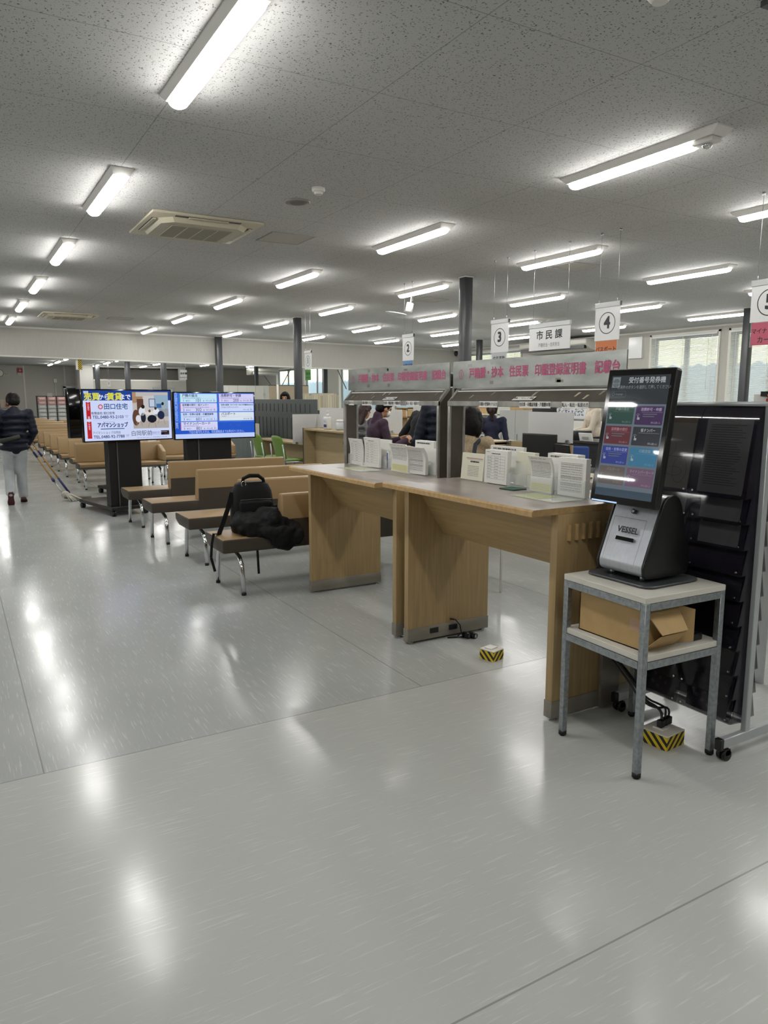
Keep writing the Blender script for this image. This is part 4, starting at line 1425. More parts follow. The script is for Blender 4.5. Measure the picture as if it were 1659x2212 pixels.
def wait(c, u, v, w, h):
    e = lambda x: emat(x, 1.0)
    c.rect(u, v, w, h, e('#2456c4'))
    c.rect(u, v+h*.35, w, h*.65, e('#3a6fd6'), w=.0004)
    c.rect(u, v, w, h*.1, e('#bccdf8'), w=.0006)
    c.text(u+w*.02, v+h*.61, .046, '\n'.join('市民課窓口待ち状況のご案内'), e('#a9c2f2'), w=.0012, leading=.80)
    rows = [(0, 0, '戸籍の届出', 'Notification of family register', '1', '101', '0', '#1f9a78', '#c0e0f4', 1), (1, 0, '改葬許可・申請', 'Reburial permission application', '1', '200', '0', '#6a2f9a', '#d0ccf2', 1),
            (0, 1, '証明書の発行・仮ナンバー', 'Certificate issuance and temporary number', '2', '302', '0', '#a8274a', '#cfd0f4', .72), (1, 1, '住所の変更（マイナポータルで手続済みの方）', 'Change of address procedure', '', '', '0', '#2a52c8', '#c8d4f6', .55),
            (0, 2, '住所・世帯の変更・印鑑登録等', 'Change of address/household and seal registration, etc.', '3', '601', '1', '#3f8ad8', '#c6d6f8', .72), (1, 2, 'パスポート', 'Passport', '', '', '0', '#c08a3a', '#d6e0ea', 1),
            (0, 3, 'マイナンバーカード', 'Individual Number Card', '5', '801', '0', '#c26a86', '#d0d2f4', 1)]
    cw, chh = w*.455, h*.188
    for ci, ri, s, en, no, num, wt, col, bg, sc in rows:
        a = u+w*(.065+.475*ci)
        b = v+h*.795-ri*h*.205
        c.rrect(a, b, cw, chh, .008, e(bg), w=.0008)
        c.rect(a, b+.004, .009, chh-.008, e(col), w=.0011)
        c.text(a+w*.03, b+chh*.78, .043*sc, s, e('#1e2450'), w=.0013, align='LEFT', thick=.0008)
        c.text(a+w*.035, b+chh*.53, .021*(1 if len(en) < 45 else .8), en, e('#3e4474'), w=.0013, align='LEFT')
        c.rect(a+w*.02, b+chh*.43, cw*.9, .0016, e('#8a92c0'), w=.0011)
        if no:
            c.text(a+w*.035, b+chh*.2, .045, no, e('#1e2450'), w=.0013, align='LEFT')
            c.text(a+w*.1, b+chh*.18, .022, '番窓口', e('#3e4474'), w=.0013)
            c.text(a+w*.225, b+chh*.21, .058, num, e('#1e2450'), w=.0013)
            c.text(a+w*.29, b+chh*.16, .02, '番', e('#3e4474'), w=.0013)
        c.text(a+w*.355, b+chh*.18, .022, '待ち人数', e('#3e4474'), w=.0013)
        c.text(a+w*.42, b+chh*.2, .04, wt, e('#1e2450'), w=.0013)
        c.text(a+w*.443, b+chh*.16, .018, '人', e('#3e4474'), w=.0013)
    c.text(u+w*.52, v+h*.135, .044, '下記の番号札の方は、市民課職員までお声がけください。', e('#b9cdf6'), w=.0012, sx=.72)
PA, PB_, PC = (1.375, 9.72), (2.535, 9.97), (3.725, 10.06)
def lerp(p, q_, f): return (p[0]+(q_[0]-p[0])*f, p[1]+(q_[1]-p[1])*f)
display('left information screen with housing advertisement on black rolling stand', PA, lerp(PA, PB_, .995), .962, .655, (.33, .76), (.31, .80, -1.15, -.02), ad)
display('right information screen with blue waiting number table on black stand', lerp(PB_, PC, .012), PC, .948, .642, (.19, .84), (.19, .85, -1.1, -.02), wait)
display('unlit black screen standing behind the left information screen', (1.485, 11.75), (2.6, 12.1), .92, .72, (.66, 1.0), (.66, 1.0, -.6, .0), None, depth=.1)

# ---------------------------------------------------------------- backpack, coat and straps on the nearest bench
FAB = mat('black_nylon', '#08080a', .6, spec=.25, noise=(14, .4), bump=(25, .3))
t = thing('backpack', 'black backpack standing on the nearest bench', 'backpack', (2.045, 5.64, .437), R(-8))
mb = MB()
secs = [(0, .17, .09), (.05, .178, .105), (.2, .172, .10), (.33, .155, .085), (.385, .13, .065), (.40, .10, .04)]
rings = []
for z, rx, ry in secs:
    ring = []
    for k in range(20):
        a = 2*math.pi*k/20
        cx, sy = math.cos(a), math.sin(a)
        ring.append(mb.v((math.copysign(abs(cx)**.45, cx)*rx, math.copysign(abs(sy)**.55, sy)*ry + z*.05, z)))
    rings.append(ring)
for i in range(len(rings)-1):
    for k in range(20):
        mb.f([rings[i][k], rings[i][(k+1) % 20], rings[i+1][(k+1) % 20], rings[i+1][k]], FAB)
mb.f(rings[0][::-1], FAB); mb.f(rings[-1], FAB)
mb.out('main_bag', t, bevel=(.006, 2), smooth=50)
mb = MB(); mb.box(-.125, .135, -.125, -.07, .03, .26, FAB); mb.out('front_pocket', t, bevel=(.02, 3))
mb = MB(); mb.tube([(-.12, -.128, .27), (0, -.133, .276), (.13, -.128, .27)], .004, pmat('#2a2a2d', .4), 6); mb.out('zipper', t)
mb = MB(); mb.tube([(-.08, -.0, .385), (-.07, -.01, .43), (-.02, -.01, .452), (.05, -.01, .45), (.09, -.01, .42), (.1, 0, .385)], [.012, .015, .016, .016, .014, .012], FAB, 10); mb.out('carry_handle', t)
mb = MB(); mb.tube([(-.075+.018*math.cos(a*.5), -.045, .39+.022*math.sin(a*.5)) for a in range(14)], .0028, CHROME, 6); mb.out('carabiner', t)
mb = MB(); mb.bar((-.16, 0, .32), (-.20, -.02, .2), .04, .012, FAB, (0, 1, 0)); mb.bar((-.20, -.02, .2), (-.285, -.06, -.0), .035, .01, FAB, (0, 1, 0)); mb.bar((-.285, -.06, 0), (-.335, -.13, .02), .03, .006, FAB); mb.out('shoulder_strap', t)
mb = MB(); mb.bar((-.335, -.12, .02), (-.36, -.16, -.06), .02, .004, FAB, (0, 1, 0)); mb.bar((-.36, -.16, -.06), (-.37, -.17, -.16), .02, .004, FAB, (0, 1, 0)); mb.bar((-.37, -.17, -.16), (-.345, -.18, -.27), .02, .004, FAB, (0, 1, 0)); mb.out('strap_end', t)
t = thing('coat', 'crumpled black coat lying against the backpack on the nearest bench', 'coat', (2.1, 5.5, .437))
bm_ = MB()
COATM = mat('black_cloth', '#0a0a0c', .7, spec=.3, noise=(12, .7), bump=(18, .6))
rn = random.Random(2)
for c_, r_ in (((-.12, .0, .08), (.17, .14, .10)), ((.02, -.02, .09), (.16, .15, .12)), ((.12, -.05, .06), (.13, .12, .13)), ((.17, -.02, .17), (.08, .09, .1)), ((.20, .03, .22), (.05, .06, .05)),
               ((.1, -.175, -.02), (.13, .045, .11)), ((.18, -.175, -.0), (.08, .045, .1)), ((-.02, -.13, .03), (.12, .06, .06)), ((-.2, .02, .07), (.08, .08, .06)), ((.15, .05, .1), (.1, .1, .12))):
    bm_.ball(c_, r_, COATM, 16, 10, Euler((rn.uniform(-.3, .3), rn.uniform(-.3, .3), rn.uniform(-1, 1))))
COAT_RAW = (bm_, t)
mb = MB(); mb.bar((-.135, -.166, -.10), (-.13, -.17, -.285), .018, .004, COATM, (0, 1, 0)); mb.out('belt_end', t)

# ---------------------------------------------------------------- remeshed soft bodies (people, clothes)
def soften(mb, name, parent, vox, smooth=6, mats=None, noise=0.0, scale=8.0):
    bm = mb.bm
    me = bpy.data.meshes.new(name); bm.to_mesh(me); bm.free()
    o = bpy.data.objects.new(name, me); COL.objects.link(o)
    md = o.modifiers.new('r', 'REMESH'); md.mode = 'VOXEL'; md.voxel_size = vox; md.use_smooth_shade = True
    sm = o.modifiers.new('s', 'SMOOTH'); sm.factor = .5; sm.iterations = smooth
    if noise:
        tx = bpy.data.textures.new('folds', 'CLOUDS'); tx.noise_scale = 1/scale
        dm = o.modifiers.new('d', 'DISPLACE'); dm.texture = tx; dm.strength = noise; dm.mid_level = .5; dm.texture_coords = 'LOCAL'
    dg = bpy.context.evaluated_depsgraph_get(); dg.update()
    m2 = bpy.data.meshes.new_from_object(o.evaluated_get(dg))
    o.modifiers.clear()
    m2.materials.clear()
    for m in mats or mb.mats[:1]:
        m2.materials.append(m)
    for p in m2.polygons:
        p.use_smooth = True
        p.material_index = 0
    o.data = m2
    bpy.data.meshes.remove(me)
    o.parent = parent
    return o
soften(COAT_RAW[0], 'coat_cloth', COAT_RAW[1], .011, 3, noise=.05, scale=13)
# ---------------------------------------------------------------- pillars
def pillar(label, x, y, w=.13, h=HC):
    t = thing('steel_pillar', label, 'pillar', (x, y, 0))
    mb = MB(); mb.box(-w/2, w/2, -w/2, w/2, 0, h, PILLAR); mb.out('shaft', t, bevel=(.012, 2))
    mb = MB(); mb.box(-w/2-.004, w/2+.004, -w/2-.004, w/2+.004, h-.012, h, WALLT); mb.out('ceiling_collar', t)
    return t
pillar('tallest dark grey pillar, rising behind the near desk sign left of sign 3', 5.90, 8.03)
pillar('dark grey pillar directly left of counter sign 1', 5.93, 13.56)
pillar('dark grey pillar rising behind the right information screen, against the dropped wall', 6.0, 18.72, .15)
pillar('dark pillar beyond the dropped wall, above the right part of the left screen', 5.93, 24.2, .16, 3.05)
pillar('dark pillar beyond the dropped wall, above the middle of the left screen', 5.93, 29.8, .18, 3.05)
pillar('short-looking dark pillar inside the far glazed room opening', 5.93, 36.6, .2, 3.05)
pillar('thin grey pillar between the right screen and the green-grey partition', 12.1, 32.4, .16, 3.05)
pillar('grey pillar between green card and the left sign board, before a bright window', 12.05, 25.1, .16, 3.05)
pillar('slim grey pillar just left of counter sign 3, near the blinds', 12.3, 16.1)
pillar('dark pillar at the right photo edge behind counter sign 5', 12.1, 8.2)
# diagonal wall braces in the far room
for lb, a, b in (('thin steel brace sloping down right of the far air conditioner', (562, 800), (590, 838)), ('thin steel brace leaning the other way left of sign 1', (628, 797), (608, 835)), ('thin steel brace left of the far desk sign board', (729, 798), (748, 840))):
    mb = MB(); mb.tube([W2(*a, 0, 13.9), W2(*b, 0, 13.9)], .02, pmat('#5f5f5c', .5), 6)
    tag(mb.out('wall_brace'), lb, 'brace')

# ---------------------------------------------------------------- hanging signs
def sign(num, yc, card, cardtext, label, z0, z1, w, cz):
    t = thing('hanging_sign', label, 'sign', (5.5, yc, 0))
    mb = MB(); mb.box(-.014, .014, -w/2, w/2, z1-.045, z1, mat('white_sign_rail', '#d0d2d2', .35) if 'RAILM' not in globals() else RAILM)
    mb.box(-.015, .015, -w/2-.006, -w/2, z1-.045, z1, PILLAR)
    mb.out('rail', t, bevel=(.002, 1))
    mb = MB(); mb.box(-.003, .003, -w/2, w/2, z0, z1-.045, SGNB); b = mb.out('board', t)
    c = Canvas(frame((-.0035, w/2, z0), (0, -1, 0), (0, 0, 1)))
    ink = pmat('#26282c', .5)
    h = z1-.045-z0
    r = min(w*.33, h*.40)
    c.ring(w/2, h*.52, r, .008, ink)
    c.text(w/2, h*.52, r*1.5, num, ink, thick=.007, w=.0003)
    c.mb.out('numeral', b)
    if card:
        M_ = frame((-.004, w/2-.01, z0-cz), (0, -1, 0), (0, 0, 1))
        mb = MB(M_); mb.box(0, w-.02, 0, cz, -.002, 0, ACRYL); k = mb.out('card_sleeve', t)
        mb = MB(M_); mb.box(.012, w-.032, .012, cz-.004, .0005, .0015, card); k2 = mb.out('coloured_card', t)
        c = Canvas(M_)
        for j, s in enumerate(cardtext):
            c.text(w/2-.01, cz*(.62-.36*j) if len(cardtext) > 1 else cz*.45, min(.055, (w-.07)/len(s)*1.1), s, pmat('#2a2422'), w=.002, thick=.001)
        c.mb.out('card_text', k2)
    for y in (-w/2+.04, w/2-.04):
        mb = MB(); mb.cyl((0, y, z1), (0, y, HC-.01), .0016, METAL, 6); wr = mb.out('hanging_wire', t)
        mb = MB(); mb.cyl((0, y, HC-.018), (0, y, HC), .012, METAL, 10); mb.cyl((0, y, z1), (0, y, z1+.03), .004, METAL, 8); mb.out('wire_hook', wr)
    return t
RAILM = mat('white_sign_rail', '#d0d2d2', .35)
SGNB = mat('white_sign_board', '#dcdddb', .18, spec=.5)
sign('1', 12.13, mat('green_card', '#4d8a46', .3), ('福祉課', 'パスポート'), 'hanging counter sign with circled 1 and a green card below', 2.01, 2.335, .28, .2)
sign('2', 8.80, mat('blue_card', '#5b86b4', .3), ('各種証明書',), 'hanging counter sign with circled 2 and a blue card below', 2.02, 2.375, .285, .13)
sign('3', 6.82, mat('grey_card', '#b5b8ba', .3), ('住民異動',), 'hanging counter sign with circled 3 and a grey card below', 2.025, 2.395, .31, .13)
sign('4', 5.20, mat('orange_card', '#c8713a', .3), ('パスポート',), 'hanging counter sign with circled 4 and an orange card below', 2.055, 2.41, .31, .16)
sign('5', 3.56, mat('crimson_card', '#b84a63', .3), ('マイナンバー', 'カード'), 'hanging counter sign with circled 5, cut by the right photo edge', 2.09, 2.41, .31, .19)
t = thing('department_sign', 'wide white hanging sign of the citizens department between signs 3 and 4', 'sign', (5.5, 6.0, 0))
w = .62
mb = MB(); mb.box(-.014, .014, -w/2, w/2, 2.245, 2.29, RAILM); mb.out('rail', t, bevel=(.002, 1))
mb = MB(); mb.box(-.003, .003, -w/2, w/2, 2.01, 2.245, SGNB); b = mb.out('board', t)
c = Canvas(frame((-.0035, w/2, 2.01), (0, -1, 0), (0, 0, 1)))
c.text(w/2, .15, .1, '市 民 課', pmat('#26282c', .5), thick=.0025, sx=1.12)
c.text(w/2, .05, .045, '戸籍担当・住民担当', pmat('#3a3c40', .5), sx=.8)
c.mb.out('lettering', b)
for y in (-w/2+.05, w/2-.05):
    mb = MB(); mb.cyl((0, y, 2.29), (0, y, HC-.01), .0016, METAL, 6); wr = mb.out('hanging_wire', t)
    mb = MB(); mb.cyl((0, y, HC-.018), (0, y, HC), .012, METAL, 10); mb.out('wire_hook', wr)
# small hanging sign and notice in the far room
def farsign(lb, c0, c1, Y, txt, small=None):
    a, b = W2(*c0, 1, Y), W2(*c1, 1, Y)
    t = thing('hanging_sign', lb, 'sign', (a.x, Y, 0))
    w, z0, z1 = b.x-a.x, b.z, a.z
    mb = MB(); mb.box(0, w, -.01, .01, z0, z1, SGNB); bb = mb.out('board', t)
    c = Canvas(frame((0, -.012, z0), (1, 0, 0), (0, 0, 1)))
    c.text(w/2, (z1-z0)*(.62 if small else .5), min(w/len(txt)*1.05, (z1-z0)*.6), txt, pmat('#26282c'), thick=.004)
    if small:
        c.text(w/2, (z1-z0)*.2, w/len(small)*1.2, small, pmat('#4a4c50'))
    c.mb.out('lettering', bb)
    mb = MB()
    for x in (.05, w-.05):
        mb.cyl((x, 0, z1), (x, 0, HC), .004, METAL, 5)
    tag(mb.out('hanging_wire', t))
farsign('small white department sign hanging far back above the gap between the screens', (389, 799), (404, 820), 33.5, '会計課', '出納担当')
farsign('tiny white number sign hanging in front of the far partition', (231, 822), (239, 835), 33.5, '1')
t = thing('clearance_marker', 'black and yellow striped marker hanging under the dropped wall', 'marker', (2.59, 18.51, 0))
mb = MB(); mb.box(-.045, .0, -.02, .02, 2.16, 2.405, WHITE); mb.out('white_plate', t)
mb = MB(); mb.box(.0, .085, -.02, .02, 2.16, 2.405, HAZ); mb.out('striped_plate', t)

# ---------------------------------------------------------------- ceiling fittings
IV = mat('ivory_enamel', '#b9b39d', .5)
IVD = mat('beige_grille', '#8f8874', .6)
def cassette(lb, x, y):
    t = thing('ceiling_air_conditioner', lb, 'air conditioner', (x, y, HC), 0)
    mb = MB(); mb.box(-.49, .49, -.48, .48, -.022, 0, IV); mb.out('panel', t, bevel=(.006, 2))
    mb = MB()
    o = [(.30, -.38), (.40, -.28), (.40, .28), (.30, .38), (-.30, .38), (-.40, .28), (-.40, -.28), (-.30, -.38)]
    A = [mb.v((p[0], p[1], -.022)) for p in o]; B = [mb.v((p[0]*.93, p[1]*.93, -.06)) for p in o]
    mb.f(A, IV); mb.f(B[::-1], IV)
    for i in range(8):
        mb.f([A[i], A[(i+1) % 8], B[(i+1) % 8], B[i]], IV)
    mb.out('cassette_body', t)
    mb = MB(); mb.box(-.27, .27, -.24, .24, -.066, -.058, IVD); g = mb.out('intake_grille', t)
    mb = MB()
    for x_ in (-.135, 0, .135):
        mb.box(x_-.004, x_+.004, -.24, .24, -.069, -.066, IV)
    mb.out('grille_rib', g)
    for dx, dy, sx, sy in ((-.43, 0, .022, .27), (.43, 0, .022, .27), (0, -.42, .29, .02), (0, .42, .29, .02)):
        mb = MB(); mb.box(dx-sx, dx+sx, dy-sy, dy+sy, -.025, -.018, BLACK); s = mb.out('air_slot', t)
        mb = MB(); mb.box(dx-sx*.6, dx+sx*.6, dy-sy, dy+sy, -.034, -.026, IV); mb.out('vane', s)
cassette('large square air conditioner set in the ceiling between the two near light rows', 2.06, 7.0)
cassette('smaller-looking far air conditioner in the ceiling near the dropped wall', 2.04, 15.4)
def hatch(lb, x, y, s=.225):
    t = thing('ceiling_hatch', lb, 'hatch', (x, y, HC))
    for k, (a, b, c_, d_) in enumerate(((-s, s, -s, -s+.014), (-s, s, s-.014, s), (-s, -s+.014, -s+.014, s-.014), (s-.014, s, -s+.014, s-.014))):
        mb = MB(); mb.box(a, b, c_, d_, -.006, 0, pmat('#8d8c87', .5)); mb.out('frame_strip', t)
    mb = MB(); mb.box(-s+.014, s-.014, -s+.014, s-.014, -.003, 0, pmat('#b5b2aa', .9)); mb.out('hatch_panel', t)
hatch('framed ceiling hatch right of the near air conditioner', 2.97, 7.04)
hatch('faint ceiling hatch right of the far air conditioner', 3.0, 15.5)
hatch('faint ceiling hatch behind the light above sign 2', 6.75, 10.15)
hatch('faint ceiling hatch between the lights above sign 4', 6.55, 6.75)
t = thing('ceiling_speaker', 'round grey speaker set flush in the ceiling', 'speaker', (2.52, 5.72, HC))
mb = MB(); mb.lathe([(.105, 0), (.105, -.006), (.095, -.012)], (0, 0, 0), pmat('#8b8983', .6), 28); mb.out('rim', t)
mb = MB(); mb.lathe([(.092, -.008), (.092, -.014), (.05, -.017)], (0, 0, 0), pmat('#6f6d68', .7), 28); mb.out('grille', t)
t = thing('smoke_detector', 'small white smoke detector on the ceiling above the round speaker', 'detector', (2.50, 5.28, HC))
mb = MB(); mb.lathe([(.05, 0), (.05, -.02), (.042, -.03)], (0, 0, 0), WHITE, 22); mb.out('base', t)
mb = MB(); mb.lathe([(.034, -.028), (.034, -.042), (.026, -.05)], (0, 0, 0), WHITE, 22); mb.out('sensor_head', t)
mb = MB(); mb.lathe([(.05, 0), (.05, -.022), (.03, -.045)], (0, 0, 0), WHITE, 22)
tag(mb.out('ceiling_detector', loc=(2.49, 2.16, HC)), 'white ceiling detector cut by the top photo edge', 'detector')
mb = MB(); mb.bar((2.90, 2.0, HC-.012), (3.5, 1.92, HC-.012), .03, .024, PILLAR)
tag(mb.out('ceiling_track'), 'dark ceiling track in the top right photo corner', 'track')
# arm-mounted ceiling device with an oval dish
t = thing('ceiling_sensor', 'white ceiling device with an oval dish hanging below a strip light', 'sensor', (6.15, 9.75, HC))
mb = MB(); mb.cyl((0, 0, -.0), (-.02, 0, -.16), .012, WHITE, 10); mb.out('arm', t)
mb = MB(); mb.cyl((-.02, 0, -.13), (-.05, .01, -.26), .055, WHITE, 16); mb.out('body', t)
mb = MB(); mb.ball((-.2, .12, -.28), (.17, .1, .018), pmat('#c4c6c8', .3), 20, 8, Euler((0, .15, -.5))); mb.out('dish', t)
t = thing('security_camera', 'small white dome camera under the ceiling left of the tall pillar', 'camera', (14.05, 19.6, HC))
mb = MB(); mb.lathe([(.09, 0), (.09, -.05), (.06, -.06)], (0, 0, 0), WHITE, 18); mb.out('mount', t)
mb = MB(); mb.ball((0, 0, -.14), (.06, .06, .09), BLACK, 14, 10); mb.out('dome', t)
# wall air conditioners
def wall_ac(lb, loc, rz, L, H, D, dark=True):
    t = thing('wall_air_conditioner', lb, 'air conditioner', loc, rz)
    prof = [(0, 0), (0, H), (D, H), (D, H*.55), (D*.75, .03), (D*.5, 0)]
    mb = MB(); mb.prism(prof, 'x', -L/2, L/2, mat('white_ac_shell', '#c6c4ba', .4) if 'ACM' not in globals() else ACM); mb.out('casing', t, bevel=(.02, 3))
    mb = MB(); mb.box(-L/2+.06, L/2-.06, D*.88, D+.004, H*.12, H*.42, BLACK if dark else ACM); mb.out('air_outlet', t)
ACM = mat('white_ac_shell', '#c6c4ba', .4)
wall_ac('long white air conditioner high on the wall behind the citizens department sign', (14.28, 14.8, 2.7), R(90), 2.5, .27, .65)
wall_ac('white air conditioner high in the far room near the bright windows', (13.1, 34.6, 2.62), R(180+4), 1.4, .3, .7, False)
t = thing('emergency_lamp', 'twin-head emergency lamp seen above the near sign board', 'emergency lamp', (14.25, 15.6, 2.3))
mb = MB(); mb.box(-.05, .05, -.12, .12, 0, .1, WHITE); mb.out('housing', t, bevel=(.01, 2))
for y in (-.16, .16):
    mb = MB(); mb.ball((-.06, y, .06), .055, pmat('#d8dada', .15), 14, 10); mb.out('lamp_head', t)
mb = MB(); mb.box(14.24, 14.3, 12.35, 12.75, 2.45, 2.95, SGNB)
tag(mb.out('wall_notice'), 'white framed notice on the wall beside sign 4', 'notice')

# ---------------------------------------------------------------- far room
Y_ = 39.2
a, b = W2(160, 790, 1, Y_), W2(200, 790, 1, Y_)
mb = MB(); mb.box(W2(171, 790, 1, 37.8).x, W2(200, 790, 1, 37.8).x, 37.8, Y1, 0, HC, WALLT); struct(mb, 'wall_box')
# partition with an opening on top (a glazed reception room)
xa, xb2 = W2(200, 800, 1, 37.8).x, W2(386, 800, 1, 37.8).x
zlo = W2(300, 822, 1, 37.8).z
mb = MB(); mb.box(xa, xb2+.35, 37.8, 37.95, 0, zlo, WALL); mb.box(xb2, xb2+.35, 37.8, 37.95, zlo, HC, WALLT); mb.box(xa, xb2, 37.8, 37.95, 2.98, HC, WALLT)
mb.box(xa, xb2, 37.78, 37.97, zlo-.03, zlo+.04, WALLT); struct(mb, 'wall_partition')
mb = MB(); mb.box(xb2+.35, X1, 38.6, 38.75, 0, HC, WALLG); struct(mb, 'wall_grey')
a = W2(331, 838, 1, 37.7); b = W2(376, 842, 1, 37.7)
mb = MB(); mb.box(a.x, b.x, 37.72, 37.8, 0, 2.05, SASH); mb.box(a.x+.08, b.x-.08, 37.7, 37.75, .1, 1.95, pmat('#c2c6c6', .2)); struct(mb, 'door_2')
# dark doorway by the brochure rack
a = W2(143, 838, 1, 39.3); b = W2(172, 838, 1, 39.3)
mb = MB(); mb.box(a.x-.1, a.x, 39.4, 39.6, 0, a.z+.08, SASH); mb.box(a.x-.1, b.x+.1, 39.4, 39.6, a.z, a.z+.1, SASH); mb.box(b.x, b.x+.1, 39.4, 39.6, 0, a.z, SASH)
mb.box(a.x, b.x, 39.5, 39.58, 0, a.z, pmat('#1b1d20', .3)); struct(mb, 'door_1')
# far brochure rack: three columns of clear pockets, the two top rows pink
a, b = W2(79, 856, 1, 36.5), W2(142, 856, 1, 36.5)
t = thing('brochure_rack', 'far brochure rack with three columns of clear pockets and pink top rows', 'rack', (a.x, 36.5, 0))
w = b.x-a.x
H_ = a.z
for k in range(4):
    mb = MB(); mb.box(k*w/3-.03, k*w/3+.03, 0, .05, 0, H_, PILLAR); mb.out('post', t)
mb = MB(); mb.box(-.03, w+.03, 0, .05, H_-.02, H_+.02, PILLAR); mb.out('top_bar', t)
PK = pmat('#b77f78', .35); GK = pmat('#a3a6a2', .35); GKD = pmat('#7c7f7c', .4)
for r in range(9):
    for k in range(3):
        z0 = H_-.18-.175*r
        mb = MB()
        mb.prism([(-.12, z0), (-.02, z0), (-.02, z0+.15), (-.05, z0+.15)], 'x', k*w/3+.035, (k+1)*w/3-.035, PK if r < 2 else GK)
        p = mb.out('pocket', t)
        mb = MB(); mb.poly([(k*w/3+.1, -.115, z0+.04), ((k+1)*w/3-.1, -.115, z0+.04), ((k+1)*w/3-.06, -.075, z0+.13), (k*w/3+.06, -.075, z0+.13)], pmat('#c6c8c4') if r > 1 else pmat('#d0b4ae')); mb.out('leaflet_edge', p)
# fire extinguisher sign, clock, exit mark, alarm panel
def wallplate(name, lb, cat, c0, c1, col, txt=None, tcol='#e8e8e8', Y=39.57):
    a, b = W2(*c0, 1, Y), W2(*c1, 1, Y)
    t = thing(name, lb, cat, (a.x, Y, b.z))
    mb = MB(); mb.box(0, b.x-a.x, -.015, .015, 0, a.z-b.z, pmat(col, .5)); p = mb.out('plate', t)
    if txt:
        c = Canvas(frame((0, -.017, 0), (1, 0, 0), (0, 0, 1)))
        c.text((b.x-a.x)/2, (a.z-b.z)/2, min((b.x-a.x)/len(txt)*1.2, (a.z-b.z)*.8), txt, pmat(tcol))
        c.mb.out('lettering', p)
    return t
wallplate('fire_extinguisher_sign', 'red fire extinguisher sign high on the far wall', 'sign', (37, 795), (49, 805), '#9c3236', '↓')
wallplate('fire_extinguisher_label', 'white label with red lettering under the red fire extinguisher sign', 'sign', (37, 805.5), (49, 810), '#d2cfca', '消火器', '#9c3236')
wallplate('exit_direction_plate', 'pale green plate on the far wall beside the clock', 'sign', (4, 805), (21, 811), '#c6cfae', '市役所', '#3a4a30')
wallplate('hanging_name_plate', 'dark lettering plate near the ceiling at the left photo edge', 'sign', (0, 785), (12, 790), '#d0cec6', '入口', '#26282c')
wallplate('fire_alarm_box', 'pale fire alarm panel with red lamps left of the person mopping', 'alarm panel', (0, 863), (22, 881), '#cbbfa8')
a = W2(17.5, 867, 1, 39.5)
mb = MB(); mb.ball(a, (.09, .06, .09), mat('red_lamp', '#c03038', .3, emis=('#e04048', .6)), 14, 10); tag(mb.out('alarm_lamp'), 'small red glowing alarm lamp beside the head of the person mopping', 'lamp')
a = W2(17, 874.5, 1, 39.52)
mb = MB(); mb.cyl(a, a+Vector((0, -.05, 0)), .08, pmat('#7c2a30', .4), 16); tag(mb.out('alarm_button'), 'dark red alarm button below the red lamp', 'button')
a = W2(-1, 806, 1, 39.5)
t = thing('wall_clock', 'round wall clock at the left photo edge, partly out of frame', 'clock', a)
mb = MB(); mb.cyl((0, 0, 0), (0, -.06, 0), .17, pmat('#6a6a6a', .4), 24); mb.out('rim', t)
mb = MB(); mb.cyl((0, -.06, 0), (0, -.065, 0), .145, PAPER, 24); mb.out('dial', t)
mb = MB(); mb.bar((0, -.068, 0), (.05, -.068, .07), .015, .004, INKD); mb.bar((0, -.068, 0), (-.03, -.068, .1), .012, .004, INKD); mb.out('hand', t)
a = W2(119, 822, 1, 39.55)
mb = MB(); mb.box(a.x-.07, a.x+.07, 39.5, 39.58, a.z-.1, a.z+.08, WHITE); mb.cyl((a.x, 39.56, a.z-.1), (a.x, 39.56, .9), .02, WHITE, 6)
tag(mb.out('wall_switch_box'), 'white switch box with conduit on the far wall above the brochure rack', 'switch box')
a, b = W2(101, 849, 1, 36.4), W2(113, 853.5, 1, 36.4)
mb = MB(); mb.box(a.x, b.x, 36.38, 36.42, b.z-.06, a.z, pmat('#9b9d99')); tag(mb.out('rack_header_card'), 'small grey card standing on top of the far brochure rack', 'card')
a, b = W2(62, 902, 1, 35), W2(80, 920, 1, 35)
mb = MB(); mb.box(a.x-1.2, b.x, 35, 35.6, 0, a.z, OAKX); mb.box(a.x-1.2, b.x+.02, 34.98, 35.62, a.z, a.z+.04, PILLAR)
tag(mb.out('side_counter'), 'low wooden counter at the far end left of the brochure rack', 'counter')
# white cabinets behind the right information screen
CABM = mat('white_cabinet', '#d3d2c9', .4)
x0 = W2(474, 834, 1, 30.0).x
for k in range(5):
    t = thing('storage_cabinet', ('leftmost white cabinet in the far row above the right screen', 'second white cabinet from the left in the far row above the right screen', 'third white cabinet in the far row, left of the thin pillar', 'white cabinet in the far row just behind the thin grey pillar', 'rightmost white cabinet of the far row beside the beige screen')[k], 'cabinet', (x0+k*.78, 30.0, 0), 0, 'white cabinets in the far room')
    mb = MB(); mb.box(.003, .777, 0, .45, 0, 2.04, CABM); mb.out('body', t)
    for s in (0, 1):
        for z0, z1 in ((.1, 1.28), (1.3, 2.02)):
            mb = MB(); mb.box(.01+.385*s, .38+.385*s, -.015, 0, z0, z1, CABM); d_ = mb.out('door', t)
            mb = MB(); mb.box(.345+.07*s, .36+.07*s, -.03, -.015, (z0+z1)/2-.06, (z0+z1)/2+.06, METAL); mb.out('handle', d_)
